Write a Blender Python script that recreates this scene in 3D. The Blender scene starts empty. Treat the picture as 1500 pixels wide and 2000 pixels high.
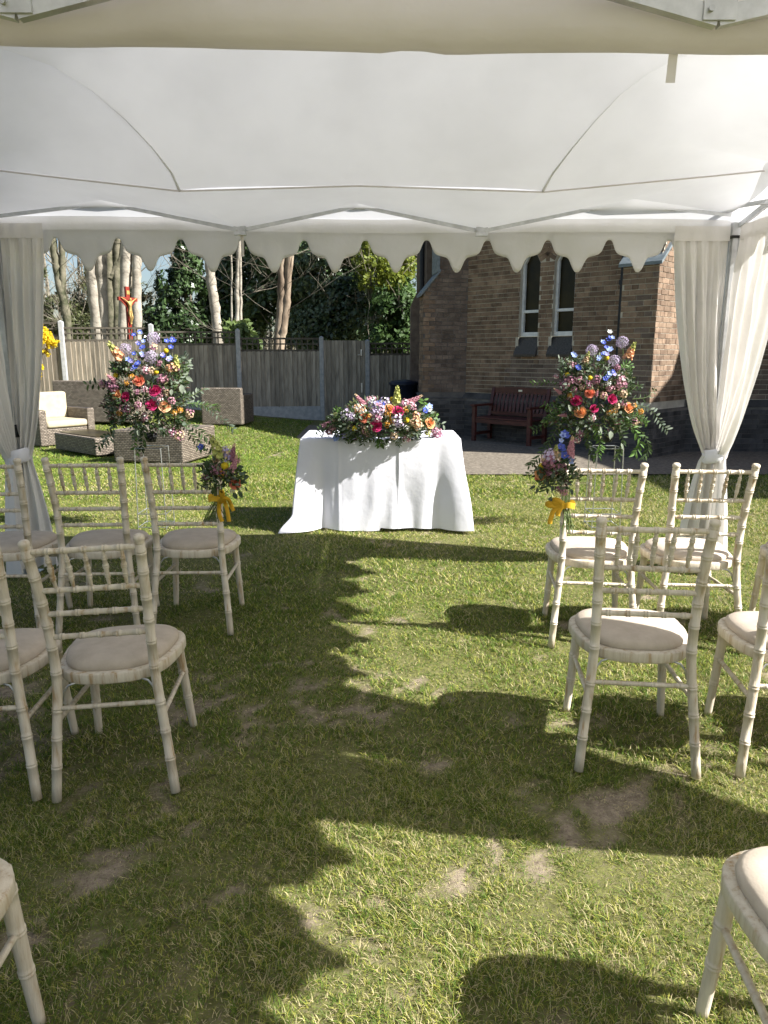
import bpy, bmesh, math, random
import numpy as np
from mathutils import Vector, Matrix, Quaternion

R = math.radians
rng = np.random.default_rng(11)
random.seed(11)
scene = bpy.context.scene
col = scene.collection

# ------------------------------------------------------------------ camera
FPX = 1420.0; PITCH = R(12.1); EYE = 1.48
cam_d = bpy.data.cameras.new('camera'); cam = bpy.data.objects.new('camera', cam_d); col.objects.link(cam)
cam_d.sensor_fit = 'HORIZONTAL'; cam_d.sensor_width = 36.0; cam_d.lens = FPX / 1500 * 36
cam_d.clip_start = 0.05; cam_d.clip_end = 600
cam.location = (0, 0, EYE); cam.rotation_euler = (R(90) - PITCH, 0, 0)
scene.camera = cam
# ------------------------------------------------------------------ sky, sun, exposure
SUN_EL = R(38.5); SHADOW = (-math.cos(R(18)), math.sin(R(18)))
sun_vec = Vector((-SHADOW[0] * math.cos(SUN_EL), -SHADOW[1] * math.cos(SUN_EL), math.sin(SUN_EL)))
world = bpy.data.worlds.new('World'); scene.world = world; world.use_nodes = True
wn = world.node_tree.nodes; wl = world.node_tree.links
sky_n = wn.new('ShaderNodeTexSky'); sky_n.sky_type = 'NISHITA'; sky_n.sun_disc = False
sky_n.sun_elevation = SUN_EL; sky_n.sun_rotation = R(108); sky_n.air_density = 1.0; sky_n.dust_density = 1.6
wl.new(sky_n.outputs[0], wn['Background'].inputs[0]); wn['Background'].inputs[1].default_value = 0.055
sun_d = bpy.data.lights.new('sun', 'SUN'); sun_d.energy = 5.0; sun_d.angle = R(0.5); sun_d.color = (1.0, 0.97, 0.92)
sun = bpy.data.objects.new('sun', sun_d); col.objects.link(sun)
sun.rotation_euler = (-sun_vec).to_track_quat('-Z', 'Y').to_euler(); sun.location = (8, -3, 12)
vs = scene.view_settings; vs.view_transform = 'Standard'; vs.look = 'None'; vs.gamma = 1.0; vs.use_curve_mapping = False
vs.exposure = 1.42

# ------------------------------------------------------------------ helpers: terrain and placing
def smooth(t):
    t = np.clip(t, 0, 1); return t * t * (3 - 2 * t)
def hz(x, y):
    b = np.interp(y, [-5, 1.8, 2.6, 3.6, 4.6, 5.7, 8.0, 9.4, 10.8, 12], [0, 0, .03, .062, .083, .10, .10, .05, .01, 0])
    return b + 0.40 * smooth((np.asarray(y) - 11.0) / 5.5) * smooth((-0.6 - np.asarray(x)) / 5.6) - .05 * np.exp(-((np.asarray(x) + 1.15) / .75) ** 2 - ((np.asarray(y) - 2.35) / .65) ** 2)
_c, _s = math.cos(PITCH), math.sin(PITCH)
def ray(px, py):
    u = (px - 750) / FPX; v = (1000 - py) / FPX
    return (u, _c + v * _s, v * _c - _s)
def at(px, py, Y):
    d = ray(px, py); t = Y / d[1]
    return Vector((d[0] * t, Y, EYE + d[2] * t))
def ground(px, py):
    z = 0.0
    for _ in range(25):
        d = ray(px, py); t = (z - EYE) / d[2]; z = 0.5 * z + 0.5 * float(hz(d[0] * t, d[1] * t))
    return Vector((d[0] * t, d[1] * t, z))

class VNoise:
    def __init__(s, seed): s.g = np.random.default_rng(seed).random((128, 128))
    def __call__(s, x, y, f):
        x = np.asarray(x) * f + 37.3; y = np.asarray(y) * f + 11.7
        i = np.floor(x).astype(int); j = np.floor(y).astype(int); a = smooth(x - i); b = smooth(y - j)
        g = s.g; i0, i1, j0, j1 = i % 128, (i + 1) % 128, j % 128, (j + 1) % 128
        return (g[i0, j0] * (1 - a) + g[i1, j0] * a) * (1 - b) + (g[i0, j1] * (1 - a) + g[i1, j1] * a) * b
    def fbm(s, x, y, f, o=4):
        v = 0; w = 0.5
        for k in range(o): v = v + w * s(x, y, f * 2 ** k); w *= 0.5
        return v / (1 - 0.5 ** o)
VN = VNoise(5); VN2 = VNoise(9)

# ------------------------------------------------------------------ helpers: meshes
class MB:
    def __init__(s): s.v = []; s.f = []; s.m = []; s.c = []
    def add(s, verts, faces, M=None, mi=0):
        k = len(s.v)
        if M is not None: verts = [M @ Vector(p) for p in verts]
        s.v.extend([tuple(p) for p in verts]); s.f.extend([tuple(i + k for i in f) for f in faces]); s.m.extend([mi] * len(faces))
        return s
    def box(s, lo, hi, M=None, mi=0):
        (a, b, c), (d, e, f) = lo, hi
        v = [(a, b, c), (d, b, c), (d, e, c), (a, e, c), (a, b, f), (d, b, f), (d, e, f), (a, e, f)]
        return s.add(v, [(0, 3, 2, 1), (4, 5, 6, 7), (0, 1, 5, 4), (1, 2, 6, 5), (2, 3, 7, 6), (3, 0, 4, 7)], M, mi)
    def beam(s, a, b, w, h, up=(0, 0, 1), mi=0):
        a = Vector(a); b = Vector(b); d = (b - a); L = d.length; d.normalize()
        x = d.cross(Vector(up)); x = x.normalized() if x.length > 1e-5 else Vector((1, 0, 0)); z = x.cross(d)
        M = Matrix((x, d, z)).transposed().to_4x4(); M.translation = a
        return s.box((-w / 2, 0, -h / 2), (w / 2, L, h / 2), M, mi)
    def tube(s, pts, rad, n=8, cap=True, mi=0):
        pts = [Vector(p) for p in pts]; k = len(pts)
        if not hasattr(rad, '__len__'): rad = [rad] * k
        vs_ = []; fs = []; ref = None
        for i, p in enumerate(pts):
            t = (pts[min(i + 1, k - 1)] - pts[max(i - 1, 0)]).normalized()
            if ref is None:
                ref = t.cross(Vector((0.13, 0.31, 0.94))); 
                if ref.length < .05: ref = t.cross(Vector((1, 0, 0)))
            ref = (ref - t * ref.dot(t)).normalized(); q = t.cross(ref)
            for j in range(n):
                a = 2 * math.pi * j / n
                vs_.append(p + (ref * math.cos(a) + q * math.sin(a)) * rad[i])
        for i in range(k - 1):
            for j in range(n):
                fs.append((i * n + j, i * n + (j + 1) % n, (i + 1) * n + (j + 1) % n, (i + 1) * n + j))
        if cap:
            fs.append(tuple(range(n))[::-1]); fs.append(tuple((k - 1) * n + j for j in range(n)))
        return s.add(vs_, fs, None, mi)
    def grid(s, P, closed=False, mi=0):
        n = len(P); m = len(P[0]); vs_ = [p for r in P for p in r]; fs = []
        for i in range(n - 1):
            for j in range(m if closed else m - 1):
                fs.append((i * m + j, i * m + (j + 1) % m, (i + 1) * m + (j + 1) % m, (i + 1) * m + j))
        return s.add(vs_, fs, None, mi)
    def prism(s, poly, d, M=None, mi=0):     # polygon (x,z) extruded along +y by d
        n = len(poly); v = [(x, 0, z) for x, z in poly] + [(x, d, z) for x, z in poly]
        f = [tuple(range(n)), tuple(range(2 * n - 1, n - 1, -1))] + [(i, i + n, (i + 1) % n + n, (i + 1) % n) for i in range(n)]
        return s.add(v, f, M, mi)
    def mesh(s, name, mats, smooth_=False):
        me = bpy.data.meshes.new(name); me.from_pydata(s.v, [], s.f)
        for m in (mats if isinstance(mats, (list, tuple)) else [mats]): me.materials.append(m)
        if len(set(s.m)) > 1: me.polygons.foreach_set('material_index', s.m)
        if smooth_: me.polygons.foreach_set('use_smooth', [True] * len(s.f))
        me.update(); return me
    def build(s, name, mats, parent=None, smooth_=False, recalc=False):
        me = s.mesh(name, mats, smooth_)
        if recalc:
            bm = bmesh.new(); bm.from_mesh(me); bmesh.ops.recalc_face_normals(bm, faces=bm.faces); bm.to_mesh(me); bm.free()
        return obj(name, me, parent)
def obj(name, me, parent=None):
    o = bpy.data.objects.new(name, me); col.objects.link(o)
    if parent is not None: o.parent = parent
    return o
def empty(name, loc=(0, 0, 0), rz=0):
    o = bpy.data.objects.new(name, None); o.empty_display_size = .1; col.objects.link(o); o.location = loc; o.rotation_euler = (0, 0, rz); return o
def tag(o, label, cat, group=None):
    o['label'] = label; o['category'] = cat
    if group: o['group'] = group
    return o
def kind(o, k): o['kind'] = k; return o
def bevel(o, w, seg=2):
    m = o.modifiers.new('bevel', 'BEVEL'); m.width = w; m.segments = seg; m.limit_method = 'ANGLE'; m.angle_limit = R(40); return o
def np_mesh(name, V, F, mat, parent=None, colors=None, smooth_=False):
    me = bpy.data.meshes.new(name); k = F.shape[1]
    me.vertices.add(len(V)); me.vertices.foreach_set('co', np.ascontiguousarray(V, np.float32).ravel())
    me.loops.add(F.size); me.loops.foreach_set('vertex_index', np.ascontiguousarray(F, np.int32).ravel())
    me.polygons.add(len(F)); me.polygons.foreach_set('loop_start', np.arange(0, F.size, k, dtype=np.int32))
    me.polygons.foreach_set('loop_total', np.full(len(F), k, np.int32))
    if smooth_: me.polygons.foreach_set('use_smooth', np.ones(len(F), bool))
    me.update(calc_edges=True)
    if colors is not None:
        ca = me.color_attributes.new('tone', 'FLOAT_COLOR', 'POINT')
        ca.data.foreach_set('color', np.hstack([colors, np.ones((len(colors), 1))]).astype(np.float32).ravel())
    me.materials.append(mat)
    return obj(name, me, parent)

# ------------------------------------------------------------------ helpers: materials
def new_mat(name):
    m = bpy.data.materials.new(name); m.use_nodes = True; nt = m.node_tree
    return m, nt.nodes, nt.links, nt.nodes['Principled BSDF']
def noise_mat(name, c1, c2, scale=8, rough=0.7, bump=0.0, bscale=None, detail=6, stretch=(1, 1, 1), c3=None, spec=0.3, metal=0.0, rnd=0.0, island=False, lo=.35, hi=.65, coords='Object'):
    m, n, l, b = new_mat(name)
    tc = n.new('ShaderNodeTexCoord'); mp = n.new('ShaderNodeMapping'); mp.inputs['Scale'].default_value = stretch
    l.new(tc.outputs[coords], mp.inputs['Vector'])
    vec = mp.outputs[0]
    oi = n.new('ShaderNodeObjectInfo')
    if rnd:
        ad = n.new('ShaderNodeVectorMath'); ad.operation = 'ADD'
        sc_ = n.new('ShaderNodeMath'); sc_.operation = 'MULTIPLY'; sc_.inputs[1].default_value = 37.0
        l.new(oi.outputs['Random'], sc_.inputs[0]); l.new(vec, ad.inputs[0]); l.new(sc_.outputs[0], ad.inputs[1]); vec = ad.outputs[0]
    no = n.new('ShaderNodeTexNoise'); no.inputs['Scale'].default_value = scale; no.inputs['Detail'].default_value = detail; no.inputs['Roughness'].default_value = .6
    l.new(vec, no.inputs['Vector'])
    cr = n.new('ShaderNodeValToRGB'); l.new(no.outputs['Fac'], cr.inputs[0])
    cr.color_ramp.elements[0].position = lo; cr.color_ramp.elements[0].color = (*c1, 1)
    cr.color_ramp.elements[1].position = hi; cr.color_ramp.elements[1].color = (*c2, 1)
    if c3 is not None:
        e = cr.color_ramp.elements.new((lo + hi) / 2); e.color = (*c3, 1)
    out = cr.outputs[0]
    if rnd:
        hs = n.new('ShaderNodeHueSaturation'); l.new(out, hs.inputs['Color'])
        mr = n.new('ShaderNodeMapRange'); mr.inputs['To Min'].default_value = 1 - rnd; mr.inputs['To Max'].default_value = 1 + rnd
        src = oi.outputs['Random']
        if island:
            ge = n.new('ShaderNodeNewGeometry'); a2 = n.new('ShaderNodeMath'); a2.operation = 'ADD'; fr = n.new('ShaderNodeMath'); fr.operation = 'FRACT'
            l.new(ge.outputs['Random Per Island'], a2.inputs[0]); l.new(oi.outputs['Random'], a2.inputs[1]); l.new(a2.outputs[0], fr.inputs[0]); src = fr.outputs[0]
        l.new(src, mr.inputs['Value']); l.new(mr.outputs[0], hs.inputs['Value']); out = hs.outputs[0]
    l.new(out, b.inputs['Base Color']); b.inputs['Roughness'].default_value = rough; b.inputs['Specular IOR Level'].default_value = spec; b.inputs['Metallic'].default_value = metal
    if bump:
        n2 = n.new('ShaderNodeTexNoise'); n2.inputs['Scale'].default_value = bscale or scale * 4; n2.inputs['Detail'].default_value = 5
        l.new(vec, n2.inputs['Vector']); bu = n.new('ShaderNodeBump'); bu.inputs['Strength'].default_value = bump; bu.inputs['Distance'].default_value = .01
        l.new(n2.outputs['Fac'], bu.inputs['Height']); l.new(bu.outputs[0], b.inputs['Normal'])
    return m
def cloth_mat(name, c, trans, rough=.8, wr=0.15, wscale=6.0, dirt=None):
    m, n, l, b = new_mat(name); n.remove(b); out = n['Material Output']
    df = n.new('ShaderNodeBsdfDiffuse'); tr = n.new('ShaderNodeBsdfTranslucent'); mx = n.new('ShaderNodeMixShader')
    tc = n.new('ShaderNodeTexCoord'); no = n.new('ShaderNodeTexNoise'); no.inputs['Scale'].default_value = 3; no.inputs['Detail'].default_value = 5
    l.new(tc.outputs['Object'], no.inputs['Vector'])
    cr = n.new('ShaderNodeValToRGB'); l.new(no.outputs['Fac'], cr.inputs[0])
    d = dirt or tuple(x * .93 for x in c)
    cr.color_ramp.elements[0].position = .3; cr.color_ramp.elements[0].color = (*d, 1); cr.color_ramp.elements[1].position = .6; cr.color_ramp.elements[1].color = (*c, 1)
    l.new(cr.outputs[0], df.inputs[0]); l.new(cr.outputs[0], tr.inputs[0]); mx.inputs[0].default_value = trans
    l.new(df.outputs[0], mx.inputs[1]); l.new(tr.outputs[0], mx.inputs[2]); l.new(mx.outputs[0], out.inputs[0])
    n2 = n.new('ShaderNodeTexNoise'); n2.inputs['Scale'].default_value = wscale; n2.inputs['Detail'].default_value = 4; l.new(tc.outputs['Object'], n2.inputs['Vector'])
    bu = n.new('ShaderNodeBump'); bu.inputs['Strength'].default_value = wr; bu.inputs['Distance'].default_value = .02; l.new(n2.outputs['Fac'], bu.inputs['Height'])
    l.new(bu.outputs[0], df.inputs['Normal'])
    return m
def leaf_mat(name, trans=0.3, rough=.45, spec=.4):
    m, n, l, b = new_mat(name); out = n['Material Output']
    at_ = n.new('ShaderNodeAttribute'); at_.attribute_name = 'tone'
    l.new(at_.outputs['Color'], b.inputs['Base Color']); b.inputs['Roughness'].default_value = rough; b.inputs['Specular IOR Level'].default_value = spec
    tr = n.new('ShaderNodeBsdfTranslucent'); mx = n.new('ShaderNodeMixShader'); mx.inputs[0].default_value = trans
    hs = n.new('ShaderNodeHueSaturation'); hs.inputs['Value'].default_value = 1.3; hs.inputs['Hue'].default_value = .485; l.new(at_.outputs['Color'], hs.inputs['Color']); l.new(hs.outputs[0], tr.inputs[0])
    l.new(b.outputs[0], mx.inputs[1]); l.new(tr.outputs[0], mx.inputs[2]); l.new(mx.outputs[0], out.inputs[0])
    return m
def petal_mat(name, c, c2, trans=.25, scale=25):
    m = noise_mat(name, c, c2, scale=scale, rough=.6, spec=.2); n = m.node_tree.nodes; l = m.node_tree.links
    b = n['Principled BSDF']; tr = n.new('ShaderNodeBsdfTranslucent'); mx = n.new('ShaderNodeMixShader'); mx.inputs[0].default_value = trans
    l.new(b.inputs['Base Color'].links[0].from_socket, tr.inputs[0]); l.new(b.outputs[0], mx.inputs[1]); l.new(tr.outputs[0], mx.inputs[2]); l.new(mx.outputs[0], n['Material Output'].inputs[0])
    return m
MT = {}
MT['wood'] = noise_mat('limewashed_wood', (.40, .27, .14), (.66, .595, .49), scale=7, rough=.5, bump=.2, bscale=50, stretch=(7, 7, .8), c3=(.58, .51, .405), rnd=.05, lo=.30, hi=.60)
MT['cushion'] = noise_mat('seat_suede', (.46, .39, .315), (.55, .475, .39), scale=14, rough=.9, bump=.08, bscale=160, rnd=.04)
MT['steel'] = noise_mat('galvanised_steel', (.45, .46, .47), (.62, .63, .64), scale=20, rough=.35, metal=.9)
MT['alu'] = noise_mat('tent_aluminium', (.50, .51, .52), (.66, .67, .68), scale=15, rough=.38, metal=.8)
MT['darkplastic'] = noise_mat('black_plastic', (.012, .012, .013), (.03, .03, .03), scale=20, rough=.5)
MT['canopy'] = cloth_mat('canopy_fabric', (.88, .88, .90), .44)
MT['lining'] = cloth_mat('ceiling_fabric', (.89, .89, .905), .45, wr=.05, wscale=3)
MT['valance'] = cloth_mat('valance_fabric', (.88, .87, .875), .42, dirt=(.82, .81, .80), wr=.5, wscale=9)
MT['gutter'] = cloth_mat('gutter_fabric', (.87, .84, .84), .38, dirt=(.78, .745, .73), wr=.7, wscale=7)
MT['curtain'] = cloth_mat('curtain_fabric', (.85, .825, .80), .30, wr=.6, wscale=9)
MT['linen'] = cloth_mat('table_linen', (.80, .80, .855), .10, dirt=(.78, .78, .835), wr=.17, wscale=13)
MT['brick'] = noise_mat('brown_brick', (.150, .098, .066), (.275, .195, .134), scale=6, rough=.88, bump=.5, bscale=60, rnd=.27, island=True, coords='Object')
MT['dirtybrick'] = noise_mat('weathered_brick', (.12, .088, .070), (.21, .16, .125), scale=5, rough=.9, bump=.5, bscale=50, rnd=.25, island=True)
MT['darkbrick'] = noise_mat('blackened_brick', (.045, .043, .043), (.10, .094, .09), scale=4, rough=.85, bump=.5, bscale=50, rnd=.3, island=True)
MT['mortar'] = noise_mat('mortar', (.42, .38, .31), (.58, .53, .44), scale=5, rough=.95, bump=.3, bscale=80)
MT['darkmortar'] = noise_mat('sooty_mortar', (.10, .095, .09), (.20, .18, .16), scale=5, rough=.95, bump=.3, bscale=80)
MT['slate'] = noise_mat('slate_coping', (.12, .15, .165), (.22, .25, .26), scale=7, rough=.55, bump=.2, bscale=40, stretch=(1, 1, 3))
MT['sill'] = noise_mat('stained_sill_tile', (.05, .047, .043), (.12, .11, .10), scale=14, rough=.7, bump=.3, stretch=(6, 6, 1))
MT['whitepaint'] = noise_mat('white_frame_paint', (.60, .62, .63), (.78, .79, .79), scale=9, rough=.45)
MT['glass'] = noise_mat('dark_church_glass', (.010, .008, .003), (.032, .025, .007), scale=2.5, rough=.3, spec=.18)
MT['pipe'] = noise_mat('black_downpipe', (.008, .010, .014), (.02, .022, .028), scale=8, rough=.4)
MT['roof'] = noise_mat('roof_slate', (.05, .05, .055), (.11, .105, .10), scale=10, rough=.7)
MT['fence'] = noise_mat('weathered_fence_board', (.23, .20, .16), (.42, .365, .29), scale=5, rough=.85, bump=.3, bscale=40, stretch=(4, 4, .5), rnd=.28, c3=(.34, .295, .23))
MT['trellis'] = noise_mat('dark_stained_trellis', (.075, .064, .05), (.15, .13, .10), scale=9, rough=.85)
MT['concrete'] = noise_mat('concrete_post', (.33, .34, .34), (.48, .48, .46), scale=12, rough=.9, bump=.3)
MT['mahogany'] = noise_mat('mahogany_stain', (.055, .014, .012), (.11, .03, .022), scale=6, rough=.45, stretch=(1, 1, 5), spec=.4)
MT['butt'] = noise_mat('navy_plastic', (.010, .014, .028), (.02, .027, .045), scale=5, rough=.4)
MT['rattancream'] = noise_mat('cream_cushion', (.40, .345, .235), (.47, .41, .29), scale=10, rough=.85, bump=.1)
MT['redpaint'] = noise_mat('red_painted_timber', (.16, .018, .012), (.26, .035, .02), scale=8, rough=.45)
MT['gold'] = noise_mat('gilded_figure', (.34, .22, .065), (.46, .32, .12), scale=15, rough=.45, metal=.2)
MT['ribbon'] = petal_mat('yellow_ribbon', (.72, .42, .03), (.80, .50, .05), .2)
MT['stem'] = noise_mat('green_stem', (.06, .10, .025), (.13, .17, .05), scale=30, rough=.6)
MT['gravel'] = noise_mat('gravel_path', (.085, .074, .058), (.29, .25, .195), scale=22, rough=.95, bump=.8, bscale=70, detail=9, c3=(.165, .14, .108), lo=.3, hi=.7)
MT['bark_pale'] = noise_mat('pale_beech_bark', (.13, .115, .09), (.46, .42, .35), scale=3, rough=.9, bump=1.0, bscale=16, stretch=(1, 1, 1.3), c3=(.33, .295, .24), lo=.25, hi=.68, detail=9)
MT['bark_moss'] = noise_mat('mossy_bark', (.06, .065, .035), (.20, .18, .13), scale=5, rough=.95, bump=.6, bscale=20)
MT['bark_brown'] = noise_mat('flaking_brown_bark', (.09, .065, .045), (.42, .35, .26), scale=4, rough=.95, bump=.9, bscale=18, stretch=(1, 1, .35), c3=(.23, .175, .125))
MT['twig'] = noise_mat('grey_twig', (.13, .11, .08), (.28, .25, .20), scale=10, rough=.9)
MT['leaf'] = leaf_mat('glossy_leaf', .10, .36, .6)
MT['softleaf'] = leaf_mat('soft_leaf', .3, .55, .3)
MT['grass'] = leaf_mat('grass_blade', .28, .6, .25)
MT['forsythia'] = leaf_mat('forsythia_flower', .3, .6, .2)
def rattan_mat():
    m, n, l, b = new_mat('woven_rattan')
    tc = n.new('ShaderNodeTexCoord'); sp = n.new('ShaderNodeSeparateXYZ'); l.new(tc.outputs['Object'], sp.inputs[0])
    ad = n.new('ShaderNodeMath'); ad.operation = 'ADD'; l.new(sp.outputs[0], ad.inputs[0]); l.new(sp.outputs[1], ad.inputs[1])
    cb = n.new('ShaderNodeCombineXYZ'); l.new(ad.outputs[0], cb.inputs[0]); l.new(sp.outputs[2], cb.inputs[1])
    br = n.new('ShaderNodeTexBrick'); l.new(cb.outputs[0], br.inputs['Vector']); br.inputs['Scale'].default_value = 1
    br.inputs['Brick Width'].default_value = .05; br.inputs['Row Height'].default_value = .024; br.inputs['Mortar Size'].default_value = .0048; br.inputs['Mortar Smooth'].default_value = .6
    br.inputs['Color1'].default_value = (.15, .12, .09, 1); br.inputs['Color2'].default_value = (.30, .25, .195, 1); br.inputs['Mortar'].default_value = (.03, .024, .02, 1)
    l.new(br.outputs['Color'], b.inputs['Base Color']); b.inputs['Roughness'].default_value = .6
    bu = n.new('ShaderNodeBump'); bu.invert = True; bu.inputs['Strength'].default_value = .9; bu.inputs['Distance'].default_value = .012
    l.new(br.outputs['Fac'], bu.inputs['Height']); l.new(bu.outputs[0], b.inputs['Normal'])
    return m
MT['rattan'] = rattan_mat()
def soil_mat():
    m, n, l, b = new_mat('lawn_soil')
    tc = n.new('ShaderNodeTexCoord'); at_ = n.new('ShaderNodeAttribute'); at_.attribute_name = 'cover'
    n1 = n.new('ShaderNodeTexNoise'); n1.inputs['Scale'].default_value = 34; n1.inputs['Detail'].default_value = 8; n1.inputs['Roughness'].default_value = .7
    l.new(tc.outputs['Object'], n1.inputs['Vector'])
    c1 = n.new('ShaderNodeValToRGB'); l.new(n1.outputs['Fac'], c1.inputs[0])
    c1.color_ramp.elements[0].position = .38; c1.color_ramp.elements[0].color = (.12, .092, .068, 1); c1.color_ramp.elements[1].position = .62; c1.color_ramp.elements[1].color = (.42, .345, .265, 1)
    c2 = n.new('ShaderNodeValToRGB'); l.new(n1.outputs['Fac'], c2.inputs[0])
    c2.color_ramp.elements[0].position = .38; c2.color_ramp.elements[0].color = (.065, .075, .022, 1); c2.color_ramp.elements[1].position = .62; c2.color_ramp.elements[1].color = (.19, .19, .065, 1)
    n3 = n.new('ShaderNodeTexNoise'); n3.inputs['Scale'].default_value = 120; n3.inputs['Detail'].default_value = 6; n3.inputs['Roughness'].default_value = .75; l.new(tc.outputs['Object'], n3.inputs['Vector'])
    mm = n.new('ShaderNodeMix'); mm.data_type = 'FLOAT'; mm.inputs['Factor'].default_value = .55; l.new(n1.outputs['Fac'], mm.inputs['A']); l.new(n3.outputs['Fac'], mm.inputs['B'])
    l.new(mm.outputs['Result'], c1.inputs[0]); l.new(mm.outputs['Result'], c2.inputs[0])
    mr = n.new('ShaderNodeMapRange'); mr.inputs['From Min'].default_value = .38; mr.inputs['From Max'].default_value = .62; mr.inputs['To Min'].default_value = -.55; mr.inputs['To Max'].default_value = .45; l.new(n3.outputs['Fac'], mr.inputs['Value'])
    ad = n.new('ShaderNodeMath'); ad.operation = 'ADD'; ad.use_clamp = True; l.new(at_.outputs['Fac'], ad.inputs[0]); l.new(mr.outputs[0], ad.inputs[1])
    mx = n.new('ShaderNodeMix'); mx.data_type = 'RGBA'; l.new(ad.outputs[0], mx.inputs['Factor']); l.new(c1.outputs[0], mx.inputs['A']); l.new(c2.outputs[0], mx.inputs['B'])
    l.new(mx.outputs['Result'], b.inputs['Base Color']); b.inputs['Roughness'].default_value = .95; b.inputs['Specular IOR Level'].default_value = .1
    bu = n.new('ShaderNodeBump'); bu.inputs['Strength'].default_value = .8; bu.inputs['Distance'].default_value = .012; l.new(mm.outputs['Result'], bu.inputs['Height']); l.new(bu.outputs[0], b.inputs['Normal'])
    return m

# ================================================================== THE SETTING: lawn, path, grass
def cover(x, y):
    """0 bare earth .. 1 thick grass; the aisle near the tents is worn, the far lawn is thick"""
    x0_ = np.asarray(x); y0_ = np.asarray(y); x = x0_ * .83 - y0_ * .56; y = x0_ * .56 + y0_ * .83
    x = x + .22 * (VN2(x, y, 3.1) - .5) + .10 * (VN2(y, x, 8.3) - .5); y = y + .22 * (VN(y, x, 2.7) - .5) + .10 * (VN(x, y, 9.1) - .5)
    w = VN.fbm(x, y, 4.8, 4); w2 = VN2.fbm(x, y, 15.0, 3); w3 = VN2.fbm(x + 9, y + 5, 1.1, 2)
    worn = 1 - smooth((y0_ - 2.2) / 4.0)
    thr = 0.20 + 0.095 * worn * (1.08 - .42 * smooth((x0_ + .3) / .7)) + .04 * worn * (w3 - .5)
    return np.clip(smooth((0.46 * w + 0.54 * w2 - thr) / 0.17), 0, 1)
xs = np.concatenate([[-220, -90, -45, -25, -16, -11, -8, -6], np.arange(-5, 5.01, .06), [6, 8, 11, 16, 25, 45, 90, 220]])
ys = np.concatenate([[-60, -25, -10, -5, -2], np.arange(0, 9.0, .06), np.arange(9.0, 20, .25), [21, 23, 27, 35, 60, 120, 300]])
X, Y = np.meshgrid(xs, ys); Z = hz(X, Y) + (VN.fbm(X, Y, 3, 3) - .5) * .022 * (np.abs(X) < 6) - .004
nx, ny = len(xs), len(ys)
idx = np.arange(nx * ny).reshape(ny, nx)
F = np.stack([idx[:-1, :-1], idx[:-1, 1:], idx[1:, 1:], idx[1:, :-1]], -1).reshape(-1, 4)
lawn = np_mesh('lawn', np.stack([X, Y, Z], -1).reshape(-1, 3), F, soil_mat(), smooth_=True)
ca = lawn.data.attributes.new('cover', 'FLOAT', 'POINT'); ca.data.foreach_set('value', cover(X, Y).astype(np.float32).ravel())
kind(lawn, 'structure')

PATH_Y = 8.62
def path_front(x): return PATH_Y + .03 * np.sin(x * 2.1) + .05 * (VN(x, 0, 3) - .5)
p = MB(); pxs = np.concatenate([np.arange(-1.6, 9, .12), [12, 20, 40]])
rows = []
for k, yy in enumerate(np.linspace(0, 1, 14)):
    r = []
    for x in pxs:
        f = float(path_front(x)) if x > .2 else float(path_front(.2)) + (.2 - x) * 2.6
        y = f + (15.5 - f) * yy; r.append((x, y, float(hz(x, y)) + .016))
    rows.append(r)
p.grid(rows); kind(p.build('path', MT['gravel'], smooth_=True), 'structure')

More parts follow.
